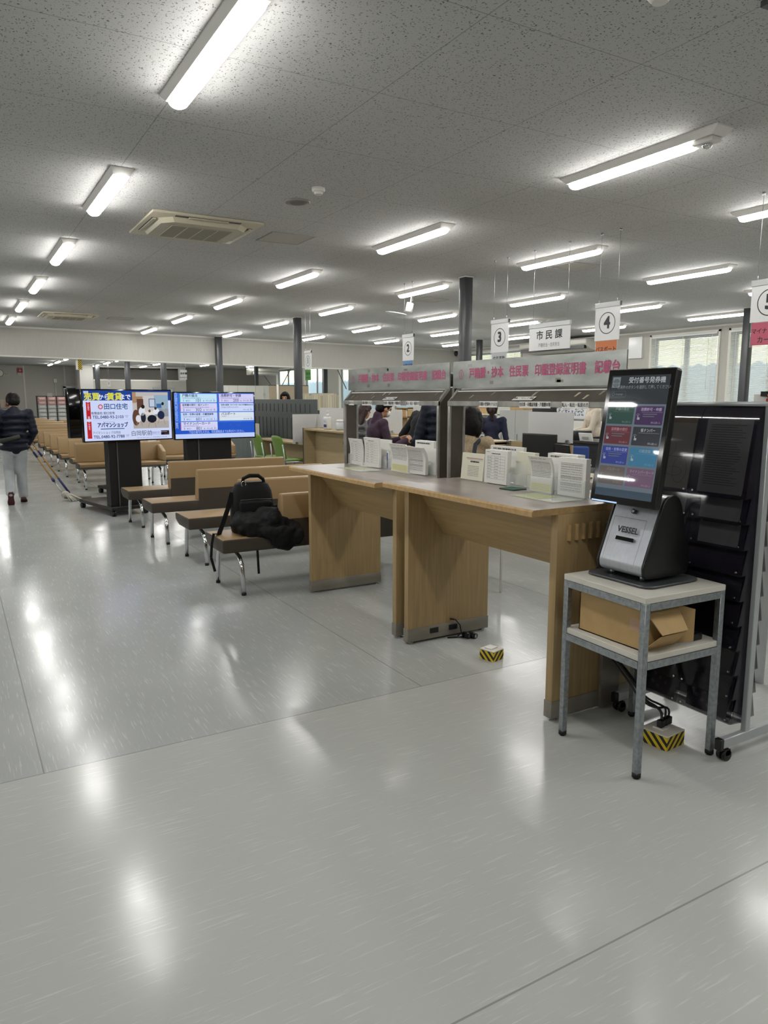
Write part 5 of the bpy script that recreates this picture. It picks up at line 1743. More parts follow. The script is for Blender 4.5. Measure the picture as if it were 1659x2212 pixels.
# beige cloth screen behind the seated clerk
a, b, c_ = W2(581, 833, 1, 19.6), W2(645, 833, 1, 19.6), W2(599, 833, 1, 19.6)
t = thing('cloth_screen', 'beige cloth privacy screen behind the dark-haired clerk', 'screen', (a.x, 19.6, 0))
CLOTH = mat('beige_cloth', '#a3967f', .9, noise=(30, .05))
mb = MB(); mb.box(0, c_.x-a.x-.04, -.02, .02, .1, a.z, CLOTH); mb.out('panel', t)
mb = MB(); mb.box(c_.x-a.x+.04, b.x-a.x+.3, -.02, .02, .1, a.z, CLOTH); mb.out('panel', t)
mb = MB(); mb.cyl((c_.x-a.x, 0, 0), (c_.x-a.x, 0, a.z+.03), .035, WHITE, 10); mb.out('post', t)
mb = MB(); mb.cyl((-.02, 0, a.z+.01), (b.x-a.x+.3, 0, a.z+.01), .014, PILLAR, 8); mb.out('top_rail', t)
# rows of beige binders left of the far desk canopy
t = thing('binder_shelf', 'shelf of beige binders seen left of the farther desk canopy', 'shelf', (0, 0, 0))
Yb = 17.5
a, b = W2(654, 849, 1, Yb), W2(735, 886, 1, Yb)
mb = MB(); mb.box(a.x, b.x, Yb, Yb+.4, .0, b.z, pmat('#3a3632')); mb.box(a.x, b.x, Yb+.38, Yb+.4, b.z, a.z, pmat('#a8a290')); mb.out('shelf_body', t)
xx = a.x
rn = random.Random(3)
n = 0
while xx < b.x-.08 and n < 40:
    wd = rn.uniform(.05, .075)
    hh = rn.uniform(.86, .98)*(a.z-b.z)
    mb = MB(); mb.box(xx, xx+wd-.006, Yb+.02, Yb+.3, b.z+.002, b.z+hh, pmat(rn.choice(('#b9b195', '#c2bba3', '#a79f86', '#b3ac98')), .6))
    o = tag(mb.out('binder'), 'beige binder in the packed row left of the farther desk canopy', 'binder', 'beige binders on the shelf')
    xx += wd
    n += 1
# ---------------------------------------------------------------- service counter and office behind it
WOODP = mat('pale_oak_counter', '#a4926f', .45, noise=((3, 3, 40), .06))
def counter(lb, y0, y1, ztop, xf=5.12, xb2=5.8, recess=.12, skirt=True):
    t = thing('service_counter', lb, 'counter', (0, 0, 0))
    mb = MB(); mb.box(xf+.02, xb2, y0, y1, ztop-.03, ztop, WOODP); mb.out('counter_top', t, bevel=(.004, 1))
    if skirt:
        mb = MB(); mb.box(xf+recess+.1, xf+recess+.13, y0+.03, y1-.03, .02, ztop-.03, WOODP); mb.out('front_panel', t)
    for y in (y0, y1-.03):
        mb = MB(); mb.box(xf, xb2, y, y+.03, 0, ztop+(.01 if ztop > .9 else -.03), WOODP); p = mb.out('end_panel', t)
        mb = MB(); mb.box(xf-.006, xf, y, y+.03, 0, ztop+(.01 if ztop > .9 else -.03), PILLAR); mb.out('edge_strip', p)
    return t
counter('high oak service counter left of the farther writing desk canopy, with the soap bottle', 8.95, 11.55, 1.0)
counter('high oak service counter behind the people queueing under sign 2', 6.75, 8.9, 1.0)
counter('low oak service counter behind the two green chairs', 11.62, 14.1, .72, 5.25, 5.66, .25)
counter('low service counter section behind the ticket machine, under sign 4', 3.2, 6.7, .72)
t = thing('counter_backboard', 'oak backboard on the low counter, below the large frosted panel', 'board', (5.6, 0, .72))
mb = MB(); mb.box(-.012, .012, 5.7, 6.72, 0, .295, WOODP); mb.out('board_panel', t)
mb = MB(); mb.box(-.03, .03, 6.68, 6.74, 0, .3, METAL); mb.out('end_post', t)
# privacy panels
def panel(lb, p0, p1, z0, z1, m=FROST):
    t = thing('privacy_panel', lb, 'panel', (0, 0, 0))
    mb = MB(); mb.bar((p0[0], p0[1], (z0+z1)/2), (p1[0], p1[1], (z0+z1)/2), .006, z1-z0, m); mb.out('panel_sheet', t)
    for f_ in (.1, .9):
        q_ = lerp(p0, p1, f_)
        mb = MB(); mb.box(q_[0]-.02, q_[0]+.02, q_[1]-.02, q_[1]+.02, z0-.008, z0+.03, METAL); mb.out('clamp', t)
panel('frosted panel on the high counter behind the soap bottle', (5.52, 8.98), (5.52, 11.72), 1.01, 1.345)
panel('lower white divider panel beside the green chairs', (5.02, 11.75), (5.7, 11.75), .73, 1.235)
panel('large frosted panel behind the black monitor at the near canopy', (5.6, 5.70), (5.6, 6.40), 1.035, 1.355)
panel('narrow frosted panel left of the person in the beige coat', (5.62, 7.3), (5.62, 7.68), 1.02, 1.30)
panel('frosted panel behind the people in puffer jackets', (5.62, 7.75), (5.62, 8.85), 1.02, 1.42)
# green-grey slotted partition and ribbed skirt
t = thing('slotted_partition', 'tall green-grey slotted partition hiding the seated clerk', 'partition', (0, 0, 0))
mb = MB(); mb.box(5.74, 5.78, 12.35, 15.6, .05, 1.485, GREYDK); p = mb.out('panel', t, bevel=(.006, 2))
SLOT = pmat('#2c302f', .6)
mb = MB()
for k in range(14):
    y = 12.6+.22*k
    for z0, z1 in ((1.24, 1.4), (.72, 1.12)):
        mb.box(5.735, 5.741, y, y+.022, z0, z1, SLOT)
mb.out('slot_pattern', p)
for y in (12.5, 15.4):
    mb = MB(); mb.box(5.69, 5.92, y-.03, y+.03, 0, .05, GREYDK); mb.out('foot', t)
t = thing('ribbed_panel', 'grey corrugated panel with white edge post right of the right screen stand', 'panel', (0, 0, 0))
mb = MB()
prof = []
for k in range(22):
    y = 14.35+.075*k
    prof += [(5.3, y), (5.275, y+.012), (5.275, y+.03), (5.3, y+.042)]
prof += [(5.33, 14.35+.075*22), (5.33, 14.35)]
mb.prism(prof, 'z', 0, .98, pmat('#6e7775', .5)); mb.out('corrugated_sheet', t)
mb = MB(); mb.box(5.26, 5.34, 14.2, 14.34, 0, 1.0, WALLT); mb.out('edge_post', t)
# green chairs
GREEN = mat('green_shell', '#658436', .4)
def green_chair(lb, loc, rz):
    t = thing('office_chair', lb, 'chair', loc, rz, 'green visitor chairs')
    N = 6
    mb = MB()
    V = {}
    for s in (0, 1):
        for i in range(N+1):
            for j in range(N+1):
                u, v = -1+2*i/N, j/N
                w = .21*(1-.18*max(0, v-.6)/.4-.12*(1-v))
                V[s, i, j] = mb.v((u*w, -.2-.10*v+.035*u*u-.004*s*3, .47+.40*v - .03*abs(u)**3*(v > .9)))
    for i in range(N):
        for j in range(N):
            mb.f([V[0, i, j], V[0, i+1, j], V[0, i+1, j+1], V[0, i, j+1]], GREEN, True)
            mb.f([V[1, i, j], V[1, i, j+1], V[1, i+1, j+1], V[1, i+1, j]], GREEN, True)
    for i in range(N):
        for j in (0, N):
            mb.f([V[0, i, j], V[1, i, j], V[1, i+1, j], V[0, i+1, j]], GREEN)
            mb.f([V[0, j, i], V[0, j, i+1], V[1, j, i+1], V[1, j, i]], GREEN)
    mb.out('backrest', t)
    mb = MB(); mb.box(-.22, .22, -.2, .22, .42, .455, GREEN); mb.out('seat', t, bevel=(.014, 3))
    for s in (-1, 1):
        mb = MB(); mb.tube([(s*.22, -.27, .72), (s*.235, -.23, .45), (s*.24, -.3, .012)], .011, METAL, 8); mb.out('leg', t)
        mb = MB(); mb.tube([(s*.235, -.22, .42), (s*.24, .2, .42), (s*.24, .26, .012)], .011, METAL, 8); mb.out('leg', t)
green_chair('left of the two green chairs, standing at the low counter by the slotted partition', (5.02, 12.85, 0), R(-84))
green_chair('right of the two green chairs, nearer the high counter end', (5.08, 12.02, 0), R(-84))
t = thing('soap_bottle', 'white pump bottle of hand sanitiser on the high counter', 'bottle', (5.33, 11.02, 1.002))
mb = MB(); mb.prism([(.05*math.copysign(abs(math.cos(a))**.6, math.cos(a)), .085*math.copysign(abs(math.sin(a))**.6, math.sin(a))) for a in [2*math.pi*k/24 for k in range(24)]], 'z', 0, .2, WHITE); mb.out('body', t, bevel=(.015, 3))
mb = MB(); mb.cyl((0, 0, .2), (0, 0, .25), .022, WHITE, 14); mb.cyl((0, 0, .25), (0, 0, .285), .01, WHITE, 10); mb.box(-.01, .01, -.055, .015, .285, .3, WHITE); mb.out('pump', t)
c = Canvas(frame((-.0508, .07, 0), (0, -1, 0), (0, 0, 1)))
c.rect(.01, .03, .12, .14, pmat('#c9ccd4', .5)); c.rect(.03, .03, .1, .05, pmat('#343c78', .5), w=.0006); c.text(.07, .12, .04, 'アル', pmat('#343c78'), w=.001)
c.mb.out('bottle_label', t)
t = thing('tissue_tub', 'white wipe tub beside the sanitiser bottle', 'tub', (5.36, 10.62, 1.002))
mb = MB(); mb.lathe([(.06, 0), (.065, .02), (.065, .13)], (0, 0, 0), pmat('#b9bec2', .4), 20); mb.out('tub', t)
mb = MB(); mb.lathe([(.067, .13), (.067, .15), (.05, .165)], (0, 0, 0), WHITE, 20); mb.out('lid', t)
mb = MB(); mb.prism([(-.05, 0), (.05, 0), (.02, .1), (-.02, .1)], 'x', -.02, .02, PAPER)
tag(mb.out('number_card', loc=(5.35, 11.95, .72)), 'tiny white card standing on the low counter', 'card')
# monitor and laptop by the frosted panel
t = thing('monitor', 'black monitor seen from behind the near desk, before the frosted panel', 'monitor', (5.32, 5.90, .78), R(4))
mb = MB(); mb.box(-.02, .02, -.235, .235, -.02+.0, .355, BLACK); h = mb.out('housing', t, bevel=(.006, 2))
mb = MB(); mb.box(-.0215, -.02, -.22, .22, -.005, .34, pmat('#1d1f1f', .3)); mb.out('screen', h)
mb = MB(); mb.box(0, .03, -.04, .04, -.06, .05, BLACK); mb.out('stand_neck', t)
mb = MB(); mb.box(-.07, .09, -.11, .11, -.06, -.045, BLACK); mb.out('foot', t)
t = thing('laptop', 'black laptop with blue stickers leaning open right of the monitor', 'laptop', (5.30, 5.36, .723), R(-12))
mb = MB(); mb.bar((-.09, 0, .0), (-.15, 0, .33), .26, .012, BLACK, (1, 0, 0)); s_ = mb.out('lid', t)
mb = MB(); mb.box(-.09, .1, -.17, .17, 0, .015, BLACK); mb.out('base', t)
c = Canvas(frame((-.112, .02, .19), (0, -1, 0), (-.06, 0, .33)))
c.w = .009
c.rect(.03, .04, .06, .045, pmat('#4d70b4')); c.rect(-.12, .03, .03, .07, pmat('#9aa4b8')); c.mb.out('sticker', s_)
# office interior
def cab(name, lb, cat, x0, x1, y0, y1, z1, m, nd=2, z0=0.0, group=None):
    t = thing(name, lb, cat, (x0, y0, z0), 0, group)
    h = z1-z0
    mb = MB(); mb.box(.012, x1-x0, 0, y1-y0, 0, h, m); mb.out('body', t)
    for k in range(nd):
        w = (y1-y0)/nd
        mb = MB(); mb.box(0, .012, k*w+.004, (k+1)*w-.004, .03, h-.01, m); d_ = mb.out('door', t)
        mb = MB(); mb.box(-.012, 0, k*w+w*.85, k*w+w*.88, h*.5, h*.62, METAL); mb.out('handle', d_)
    return t
for k in range(4):
    cab('low_cabinet', ('white low cabinet under the whiteboard, right end by the man in white', 'white low cabinet under the middle of the whiteboard', 'white low cabinet left of the whiteboard, behind the frosted panel', 'white low cabinet behind the woman in navy uniform')[k], 'cabinet', 12.9, 13.35, 10.9+1.8*k, 12.66+1.8*k, .97, CABM, 2, 0, 'white low cabinets along the window side')
a, b = W2(1110, 872, 0, 13.0), W2(1296, 908, 0, 13.0)
t = thing('whiteboard', 'wide ruled whiteboard with blue handwriting behind the frosted panel', 'whiteboard', (13.0, 0, 0))
mb = MB(); mb.box(.0, .03, b.y, a.y+1.2, 1.02, 1.75, BOARD); mb.out('board_surface', t)
mb = MB(); mb.box(-.03, .0, b.y, a.y+1.2, 1.0, 1.02, METAL); mb.out('tray', t)
for y in (b.y+.1, a.y+1.1):
    mb = MB(); mb.box(.03, .06, y-.02, y+.02, 0.97, 1.7, METAL); mb.out('stand_post', t)
c = Canvas(frame((-.003, a.y+1.2, 1.02), (0, -1, 0), (0, 0, 1)))
L_ = a.y+1.2-b.y
for k in range(14):
    c.rect(.05, .04+.05*k, L_-.1, .004, pmat('#a9b4c4'))
rn = random.Random(9)
for r in range(4):
    for q in range(9):
        for j in range(5):
            c.rect(L_-1.5+.11*q+rn.uniform(0, .07), .07+.07*r+rn.uniform(0, .04), rn.uniform(.01, .04), rn.uniform(.006, .03), pmat('#3f4a72'), w=.001)
c.rect(L_-1.62, .03, .16, .05, pmat('#2c48a8'), w=.001)
c.mb.out('handwriting', t)
# tall shelving with boxes behind the staff
def shelf(lb, x, y0, y1, zs, d=.4):
    t = thing('office_shelf', lb, 'shelf', (x, y0, 0))
    w = y1-y0
    for k, z in enumerate(zs):
        mb = MB(); mb.box(0, d, 0, w, z-.02, z, CABM); mb.out('shelf_board', t)
    for y in (0, w-.02):
        mb = MB(); mb.box(0, d, y, y+.02, 0, zs[-1], CABM); mb.out('side_panel', t)
    mb = MB(); mb.box(d-.01, d, 0, w, 0, zs[-1], CABM); mb.out('back_panel', t)
shelf('white office shelf with cardboard boxes behind the woman in beige', 11.2, 13.9, 16.0, (.3, .62, .85, 1.13, 1.62))
def cbox(lb, x, y, z, a, b_, h, dark=False):
    t = thing('storage_box', lb, 'box', (x, y, z))
    mb = MB(); mb.box(-a/2, a/2, -b_/2, b_/2, 0, h, CARD); mb.out('carton', t, bevel=(.004, 1))
    mb = MB(); mb.box(-a/2-.001, -a/2, -b_/2, b_/2, h*.46, h*.54, mat('brown_tape', '#8a6a44', .4) if 'TAPEM' not in globals() else TAPEM); mb.out('tape', t)
TAPEM = mat('brown_tape', '#8a6a44', .4)
p = W2(1018, 893, 0, 11.4); cbox('cardboard box on the office shelf above the head of the woman in beige', 11.4, p.y, 1.131, .3, .42, .3)
p = W2(1052, 893, 0, 11.4); cbox('second cardboard box on the office shelf, right of the one above the beige woman', 11.4, p.y, 1.131, .3, .42, .3)
p = W2(1126, 882, 0, 10.0); 
cab('grey_cabinet', 'grey cabinet carrying a cardboard box behind the woman in navy uniform', 'cabinet', 9.85, 10.3, p.y-.5, p.y+.5, 1.27, pmat('#a7a8a4', .5))
cbox('cardboard box right of the head of the woman in navy uniform', 10.05, p.y, 1.27, .35, .4, .3)
t = thing('paper_shelf', 'small desk shelf stacked with books and folders seen under sign 2', 'shelf', (8.0, 0, 0))
a, b = W2(856, 880, 0, 8.0), W2(881, 900, 0, 8.0)
mb = MB(); mb.box(0, .3, b.y, a.y, b.z-.02, b.z, OAKX); mb.box(0, .3, b.y, a.y, b.z+.16, b.z+.18, OAKX); mb.box(.28, .3, b.y, a.y, b.z, b.z+.16, OAKX)
for y in (b.y, a.y-.02):
    mb.box(0, .3, y, y+.02, .711, b.z+.18, OAKX)
mb.out('shelf_frame', t)
rn = random.Random(4)
y = b.y+.03
k = 0
while y < a.y-.06:
    w = rn.uniform(.025, .05)
    mb = MB(); mb.box(8.03, 8.2, y, y+w-.004, b.z+.002, b.z+rn.uniform(.1, .15), pmat(rn.choice(('#d8d2c4', '#cfcfcf', '#c79a5c', '#b8b8b4'))))
    tag(mb.out('folder'), 'folder in the small desk shelf seen under sign 2', 'folder', 'folders in the small desk shelf')
    y += w
def desk_(lb, x0, x1, y0, y1, m=pmat('#b9b8b2', .5), z=.71, skirt='#1a1c22'):
    t = thing('office_desk', lb, 'desk', (x0, y0, 0))
    a, b_ = x1-x0, y1-y0
    mb = MB(); mb.box(0, a, 0, b_, z-.03, z, m); mb.out('desk_top', t)
    mb = MB(); mb.box(.03, .05, .03, b_-.03, .05, z-.03, pmat(skirt, .5)); mb.out('modesty_panel', t)
    for x in (.02, a-.06):
        for y in (.02, b_-.06):
            mb = MB(); mb.box(x, x+.04, y, y+.04, 0, z-.03, METAL); mb.out('leg', t)
desk_('office desk with the small desk shelf, seen under sign 2', 7.6, 8.5, 10.6, 13.0)
desk_('dark fronted office desk in front of the man in the white jacket', 8.0, 8.7, 7.35, 9.2, pmat('#2b2c30', .4), .88, '#14161c')
t = thing('printer', 'small black and white printer on the dark office desk', 'printer', (8.2, 8.25, .88))
mb = MB(); mb.box(-.15, .18, -.12, .18, 0, .14, pmat('#1a1b1e', .4)); mb.out('body', t, bevel=(.01, 2))
mb = MB(); mb.box(-.16, -.05, -.03, .1, .02, .15, pmat('#d0d0cc', .4)); mb.out('front_tray', t)
t = thing('paper_tray', 'white paper with print lying on the dark office desk near the hand', 'paper', (8.15, 7.92, .88))
mb = MB(); mb.bar((-.1, -.12, .06), (-.1, .14, .06), .012, .12, PAPER, (-.3, 0, 1)); mb.out('sheet', t)
mb = MB(); mb.box(-.107, -.106, -.05, .08, .03, .1, pmat('#8e8e8a')); mb.out('print', t)
BLUE = mat('blue_fabric', '#27427e', .8)
def task_chair(lb, loc, rz, fab, zb=.98):
    t = thing('task_chair', lb, 'chair', loc, rz)
    mb = MB(); mb.box(-.22, .22, -.24, -.18, .55, zb, fab); mb.out('backrest', t, bevel=(.05, 4))
    mb = MB(); mb.box(-.23, .23, -.22, .24, .43, .5, fab); mb.out('seat', t, bevel=(.03, 3))
    mb = MB(); mb.cyl((0, 0, .1), (0, 0, .43), .028, METAL, 12); mb.out('gas_post', t)
    for k in range(5):
        a = 2*math.pi*k/5
        mb = MB(); mb.bar((0, 0, .1), (.28*math.cos(a), .28*math.sin(a), .06), .04, .03, BLACK); l_ = mb.out('base_spoke', t)
        mb = MB(); mb.cyl((.28*math.cos(a)-.012, .28*math.sin(a), .028), (.28*math.cos(a)+.012, .28*math.sin(a), .028), .028, BLACK, 12); mb.out('caster', l_)
    for s in (-1, 1):
        mb = MB(); mb.tube([(s*.24, .0, .45), (s*.27, 0, .62), (s*.27, .15, .63), (s*.27, -.12, .63)], .015, WHITE, 8); mb.out('armrest', t)
task_chair('blue office chair with white arms right of the laptop', (7.0, 7.2, 0), R(120), BLUE, .87)
task_chair('black office chair whose rounded back rises above the frosted panel', (9.1, 9.92, 0), R(150), BLACK, 1.37)
task_chair('black office chair half hidden by the ticket machine screen', (6.6, 5.7, 0), R(100), BLACK, .98)
desk_('black fronted office desk just left of the ticket machine screen', 7.3, 8.0, 5.6, 6.6, pmat('#24252a', .4), .8, '#0d0e12')
# white chair back behind the right post of the far canopy
mb = MB(); mb.box(-.02, .02, -.2, .2, .55, .95, WHITE); mb.box(-.01, .38, -.2, .2, .42, .45, WHITE)
for x in (0, .34):
    for y in (-.18, .16):
        mb.box(x, x+.02, y, y+.02, 0, .42, METAL)
tag(mb.out('white_chair', loc=(3.25, 4.55, 0), bevel=(.008, 2)), 'white chair back showing between the far canopy post and forms', 'chair')
# white clipboard board at the right edge above the rack
t = thing('notice_board', 'white board with black clip and red lettering above the rack at the right photo edge', 'board', (0, 0, 0))
a, b = W2(1628, 851, 0, 3.6), W2(1690, 905, 0, 3.6)
mb = MB(); mb.box(3.6, 3.615, b.y, a.y, .9, a.z, WHITE); mb.out('board', t, bevel=(.006, 2))
mb = MB(); mb.box(3.59, 3.62, a.y-.075, a.y-.045, a.z-.012, a.z+.012, BLACK); mb.out('clip', t)
c = Canvas(frame((3.597, a.y-.05, a.z-.09), (0, -1, 0), (0, 0, 1))); c.text(.02, .05, .06, '受付', pmat('#a83a30'), align='LEFT', thick=.002); c.mb.out('lettering', t)
mb = MB(); mb.box(3.605, 3.625, b.y, a.y, 0, .9, METAL); mb.out('stand', t)
# ---------------------------------------------------------------- people
def hand(mb, w, d, nrm, m, side, curl=.5, s=1.0):
    """palm, five bent fingers and a thumb; w wrist, d pointing direction, nrm palm direction"""
    w, d, nrm = Vector(w), Vector(d).normalized(), Vector(nrm)
    nrm = (nrm - d*nrm.dot(d)).normalized()
    sd = d.cross(nrm)*side
    mb.cap(w-d*.02, w+d*.03, .024*s, .026*s, m)
    for k, o in enumerate((-.026, -.009, .009, .026)):
        b0 = w + d*.025*s + sd*o*.7*s
        b1 = w + d*.085*s + sd*o*s
        mb.cap(b0, b1, .014*s, .0115*s, m)
        ln = (.058, .07, .066, .05)[k]*s
        q = b1
        dd = d
        for j in range(3):
            a = curl*(.55+.35*j)
            dd = (d*math.cos(a*(j+1)*.6) + nrm*math.sin(a*(j+1)*.6)).normalized()
            n_ = q + dd*ln*(.45, .32, .25)[j]
            mb.cap(q, n_, (.0095-.001*j)*s, (.0088-.001*j)*s, m)
            q = n_
    b = w + d*.03*s - sd*.024*s
    t1 = b + (d*.6 - sd*.8 + nrm*.3).normalized()*.04*s
    t2 = t1 + (d*.95 - sd*.2 + nrm*.5).normalized()*.032*s
    mb.cap(b, t1, .0135*s, .011*s, m); mb.cap(t1, t2, .011*s, .009*s, m)

def person(label, loc, rz, h=1.6, lean=0.0, nod=0.0, J=None, top=None, puff=False, pants=None, shoes=None, hair='short', hairm=None, vox=.011, wide=1.0, coat_len=.47, hands=True, mask=None, collar=False, handcurl=.5, side=0.0, hairs=1.0):
    t = thing('person', label, 'person', loc, rz)
    J = J or {}
    k = h
    j = {'pel': (0, 0, .53*k), 'wai': (0, .0, .62*k), 'che': (0, .005*k, .73*k), 'nek': (0, -.008*k, .825*k), 'hed': (0, .012*k, .925*k)}
    for s, n in ((-1, 'L'), (1, 'R')):
        j['sh'+n] = (s*.108*k*wide, -.003*k, .80*k)
        j['el'+n] = (s*.145*k*wide, -.03*k, .62*k)
        j['wr'+n] = (s*.145*k*wide, .03*k, .475*k)
        j['hi'+n] = (s*.055*k, 0, .515*k); j['kn'+n] = (s*.058*k, .012*k, .285*k); j['an'+n] = (s*.058*k, -.015*k, .05*k); j['to'+n] = (s*.068*k, .095*k, .02*k)
    ca, sa = math.cos(lean), math.sin(lean)
    pz = .53*k
    for n in ('wai', 'che', 'nek', 'hed', 'shL', 'shR', 'elL', 'elR', 'wrL', 'wrR'):
        x, y, z = j[n]
        j[n] = (x, y*ca+(z-pz)*sa, pz+(z-pz)*ca-y*sa)
    if nod:
        x, y, z = j['hed']; nx, ny, nz = j['nek']
        dy, dz = y-ny, z-nz
        j['hed'] = (x, ny+dy*math.cos(nod)+dz*math.sin(nod), nz+dz*math.cos(nod)-dy*math.sin(nod))
    for n in ('wai', 'che', 'nek', 'hed', 'shL', 'shR', 'elL', 'elR', 'wrL', 'wrR'):
        x, y, z = j[n]
        j[n] = (x+(z-pz)*side, y, z)
    j.update(J)
    j = {a: Vector(b) for a, b in j.items()}
    f = k/1.65
    tilt = lean+nod
    Q = Euler((-tilt, 0, 0))
    q = Q.to_matrix()
    hd = j['hed']
    # body: one continuous skin from feet to head
    mb = MB()
    mb.ball(j['pel'], (.15*f*wide, .105*f, .11*f), SKIN); mb.cap(j['pel'], j['wai'], .105*f, .10*f, SKIN); mb.cap(j['wai'], j['che'], .105*f, .115*f, SKIN)
    mb.ball(j['che'], (.15*f*wide, .10*f, .13*f), SKIN)
    mb.cap(j['che'], j['nek'], .09*f, .055*f, SKIN); mb.cap(j['nek'], hd-q @ Vector((0, -.0, .04*f)), .05*f, .048*f, SKIN)
    mb.ball(hd+q @ Vector((0, -.008*f, .02*f)), (.072*f, .09*f, .095*f), SKIN, 16, 12, Q)
    mb.ball(hd+q @ Vector((0, .02*f, -.05*f)), (.054*f, .062*f, .062*f), SKIN, 14, 10, Q)
    mb.cap(hd+q @ Vector((0, .085*f, .005*f)), hd+q @ Vector((0, .098*f, -.025*f)), .010*f, .014*f, SKIN)
    mb.cap(hd+q @ Vector((-.018*f, .076*f, -.058*f)), hd+q @ Vector((.018*f, .076*f, -.058*f)), .008*f, .008*f, SKIN)
    for s in (-1, 1):
        mb.ball(hd+q @ Vector((s*.073*f, -.005*f, -.012*f)), (.012*f, .02*f, .032*f), SKIN, 8, 6, Q)
        mb.ball(hd+q @ Vector((s*.03*f, .072*f, .02*f)), (.018*f, .012*f, .008*f), SKIN, 8, 6, Q)
    for n in 'LR':
        mb.cap(j['sh'+n], j['el'+n], .048*f, .037*f, SKIN); mb.cap(j['el'+n], j['wr'+n], .037*f, .025*f, SKIN)
        mb.cap(j['che'], j['sh'+n], .08*f, .055*f, SKIN)
        mb.cap(j['hi'+n], j['kn'+n], .082*f, .055*f, SKIN); mb.cap(j['kn'+n], j['an'+n], .054*f, .036*f, SKIN); mb.cap(j['an'+n], j['to'+n], .036*f, .028*f, SKIN)
        if hands:
            d = j['wr'+n]-j['el'+n]
            s = 1 if n == 'R' else -1
            hand(mb, j['wr'+n], d, Vector((-s, .35, -.1)), SKIN, s, handcurl, f)
    soften(mb, 'body', t, vox if not hands else min(vox, .0075), 2)
    for s in (-1, 1):
        mb = MB(); mb.ball(hd+q @ Vector((s*.03*f, .078*f, .012*f)), .0095*f, pmat('#1c1613', .2), 10, 8); mb.out('eye', t)
    # hair
    mb = MB()
    f0 = f
    f = f*hairs
    H = lambda x, y, z: hd+q @ Vector((x*f, y*f, z*f))
    hm = hairm or HAIR
    mb.ball(H(0, -.022, .035), (.087*f, .093*f, .098*f), hm, 18, 12, Q)
    mb.ball(H(0, .02, .075), (.075*f, .075*f, .055*f), hm, 16, 10, Q)
    if hair in ('bob', 'long', 'pony'):
        mb.ball(H(0, -.05, -.01), (.095*f, .075*f, .11*f), hm, 18, 12, Q)
    if hair == 'bob':
        mb.ball(H(0, -.045, -.035), (.108*f, .08*f, .12*f), hm, 18, 12, Q)
        for s in (-1, 1):
            mb.ball(H(s*.078, -.0, -.025), (.034*f, .06*f, .115*f), hm, 12, 10, Q)
    if hair == 'long':
        for x in (-.07, -.035, 0, .035, .07):
            mb.cap(H(x*.9, -.06, .0), H(x*1.25, -.105, -.24-.03*math.cos(x*30)), .045*f, .03*f, hm)
    if hair == 'pony':
        mb.cap(H(0, -.1, .0), H(.0, -.13, -.05), .04*f, .045*f, hm); mb.cap(H(0, -.13, -.05), H(.01, -.12, -.2), .045*f, .02*f, hm)
    if hair == 'short':
        mb.ball(H(0, -.055, -.02), (.078*f, .055*f, .065*f), hm, 16, 10, Q)
    soften(mb, 'hair', t, .009, 3, noise=.008, scale=40)
    f = f0
    # clothes follow the body
    if top:
        mb = MB()
        g = 1.13 if not puff else 1.26
        hem = Vector((0, j['pel'].y*.9, coat_len*k))
        if puff:
            a, b = hem, j['che']+Vector((0, 0, .05*k))
            n = int((b-a).length/.08)
            for i in range(n+1):
                p = a.lerp(b, i/n)
                w_ = .188-.014*i/n
                mb.ball(p, (w_*f*wide*1.05, .16*f, .066*f), top, 18, 10)
            mb.cap(a, b, .13*f, .125*f, top)
        else:
            mb.ball(hem+Vector((0, 0, .05*k)), (.168*f*wide, .125*f, .1*f), top, 18, 10)
            mb.cap(hem+Vector((0, 0, .03*k)), j['wai'], .125*f, .118*f, top)
            mb.ball(j['pel'].lerp(j['wai'], .5), (.165*f*wide, .122*f, .14*f), top, 18, 10)
            mb.cap(j['wai'], j['che'], .12*f, .125*f, top)
        mb.ball(j['che'], (.17*f*wide, .125*f, .145*f), top, 18, 10, Euler((-lean, 0, 0)))
        mb.cap(j['che'], j['nek'], .11*f, .072*f, top)
        for n in 'LR':
            mb.cap(j['che']+Vector((0, 0, .03*k)), j['sh'+n], .09*f, .064*f*g/1.1, top)
            if puff:
                for a, b, r0, r1 in ((j['sh'+n], j['el'+n], .072, .062), (j['el'+n], j['wr'+n], .062, .05)):
                    m_ = max(2, int((b-a).length/.06))
                    for i in range(m_+1):
                        mb.ball(a.lerp(b, i/m_), (r0+(r1-r0)*i/m_)*f*1.05, top, 12, 8)
                    mb.cap(a, b, r0*f*.85, r1*f*.85, top)
            else:
                mb.cap(j['sh'+n], j['el'+n], .062*f, .052*f, top); mb.cap(j['el'+n], j['wr'+n], .052*f, .042*f, top)
        if collar:
            mb.cap(j['nek']+Vector((0, -.012*f, -.02*f)), j['nek']+q @ Vector((0, -.01*f, .045*f)), .077*f, .07*f, top)
        soften(mb, 'jacket', t, .012, 3 if puff else 5, noise=.014, scale=9)
    if pants:
        mb = MB()
        mb.ball(j['pel'], (.14*f, .09*f, .09*f), pants, 18, 10); mb.ball(j['pel']-Vector((0, 0, .09*f)), (.135*f, .1*f, .09*f), pants, 18, 10)
        for n in 'LR':
            mb.cap(j['hi'+n], j['kn'+n], .092*f, .082*f, pants); mb.cap(j['kn'+n], j['an'+n]+Vector((0, 0, .03)), .080*f, .070*f, pants)
        soften(mb, 'trousers', t, .012, 4, noise=.02, scale=7)
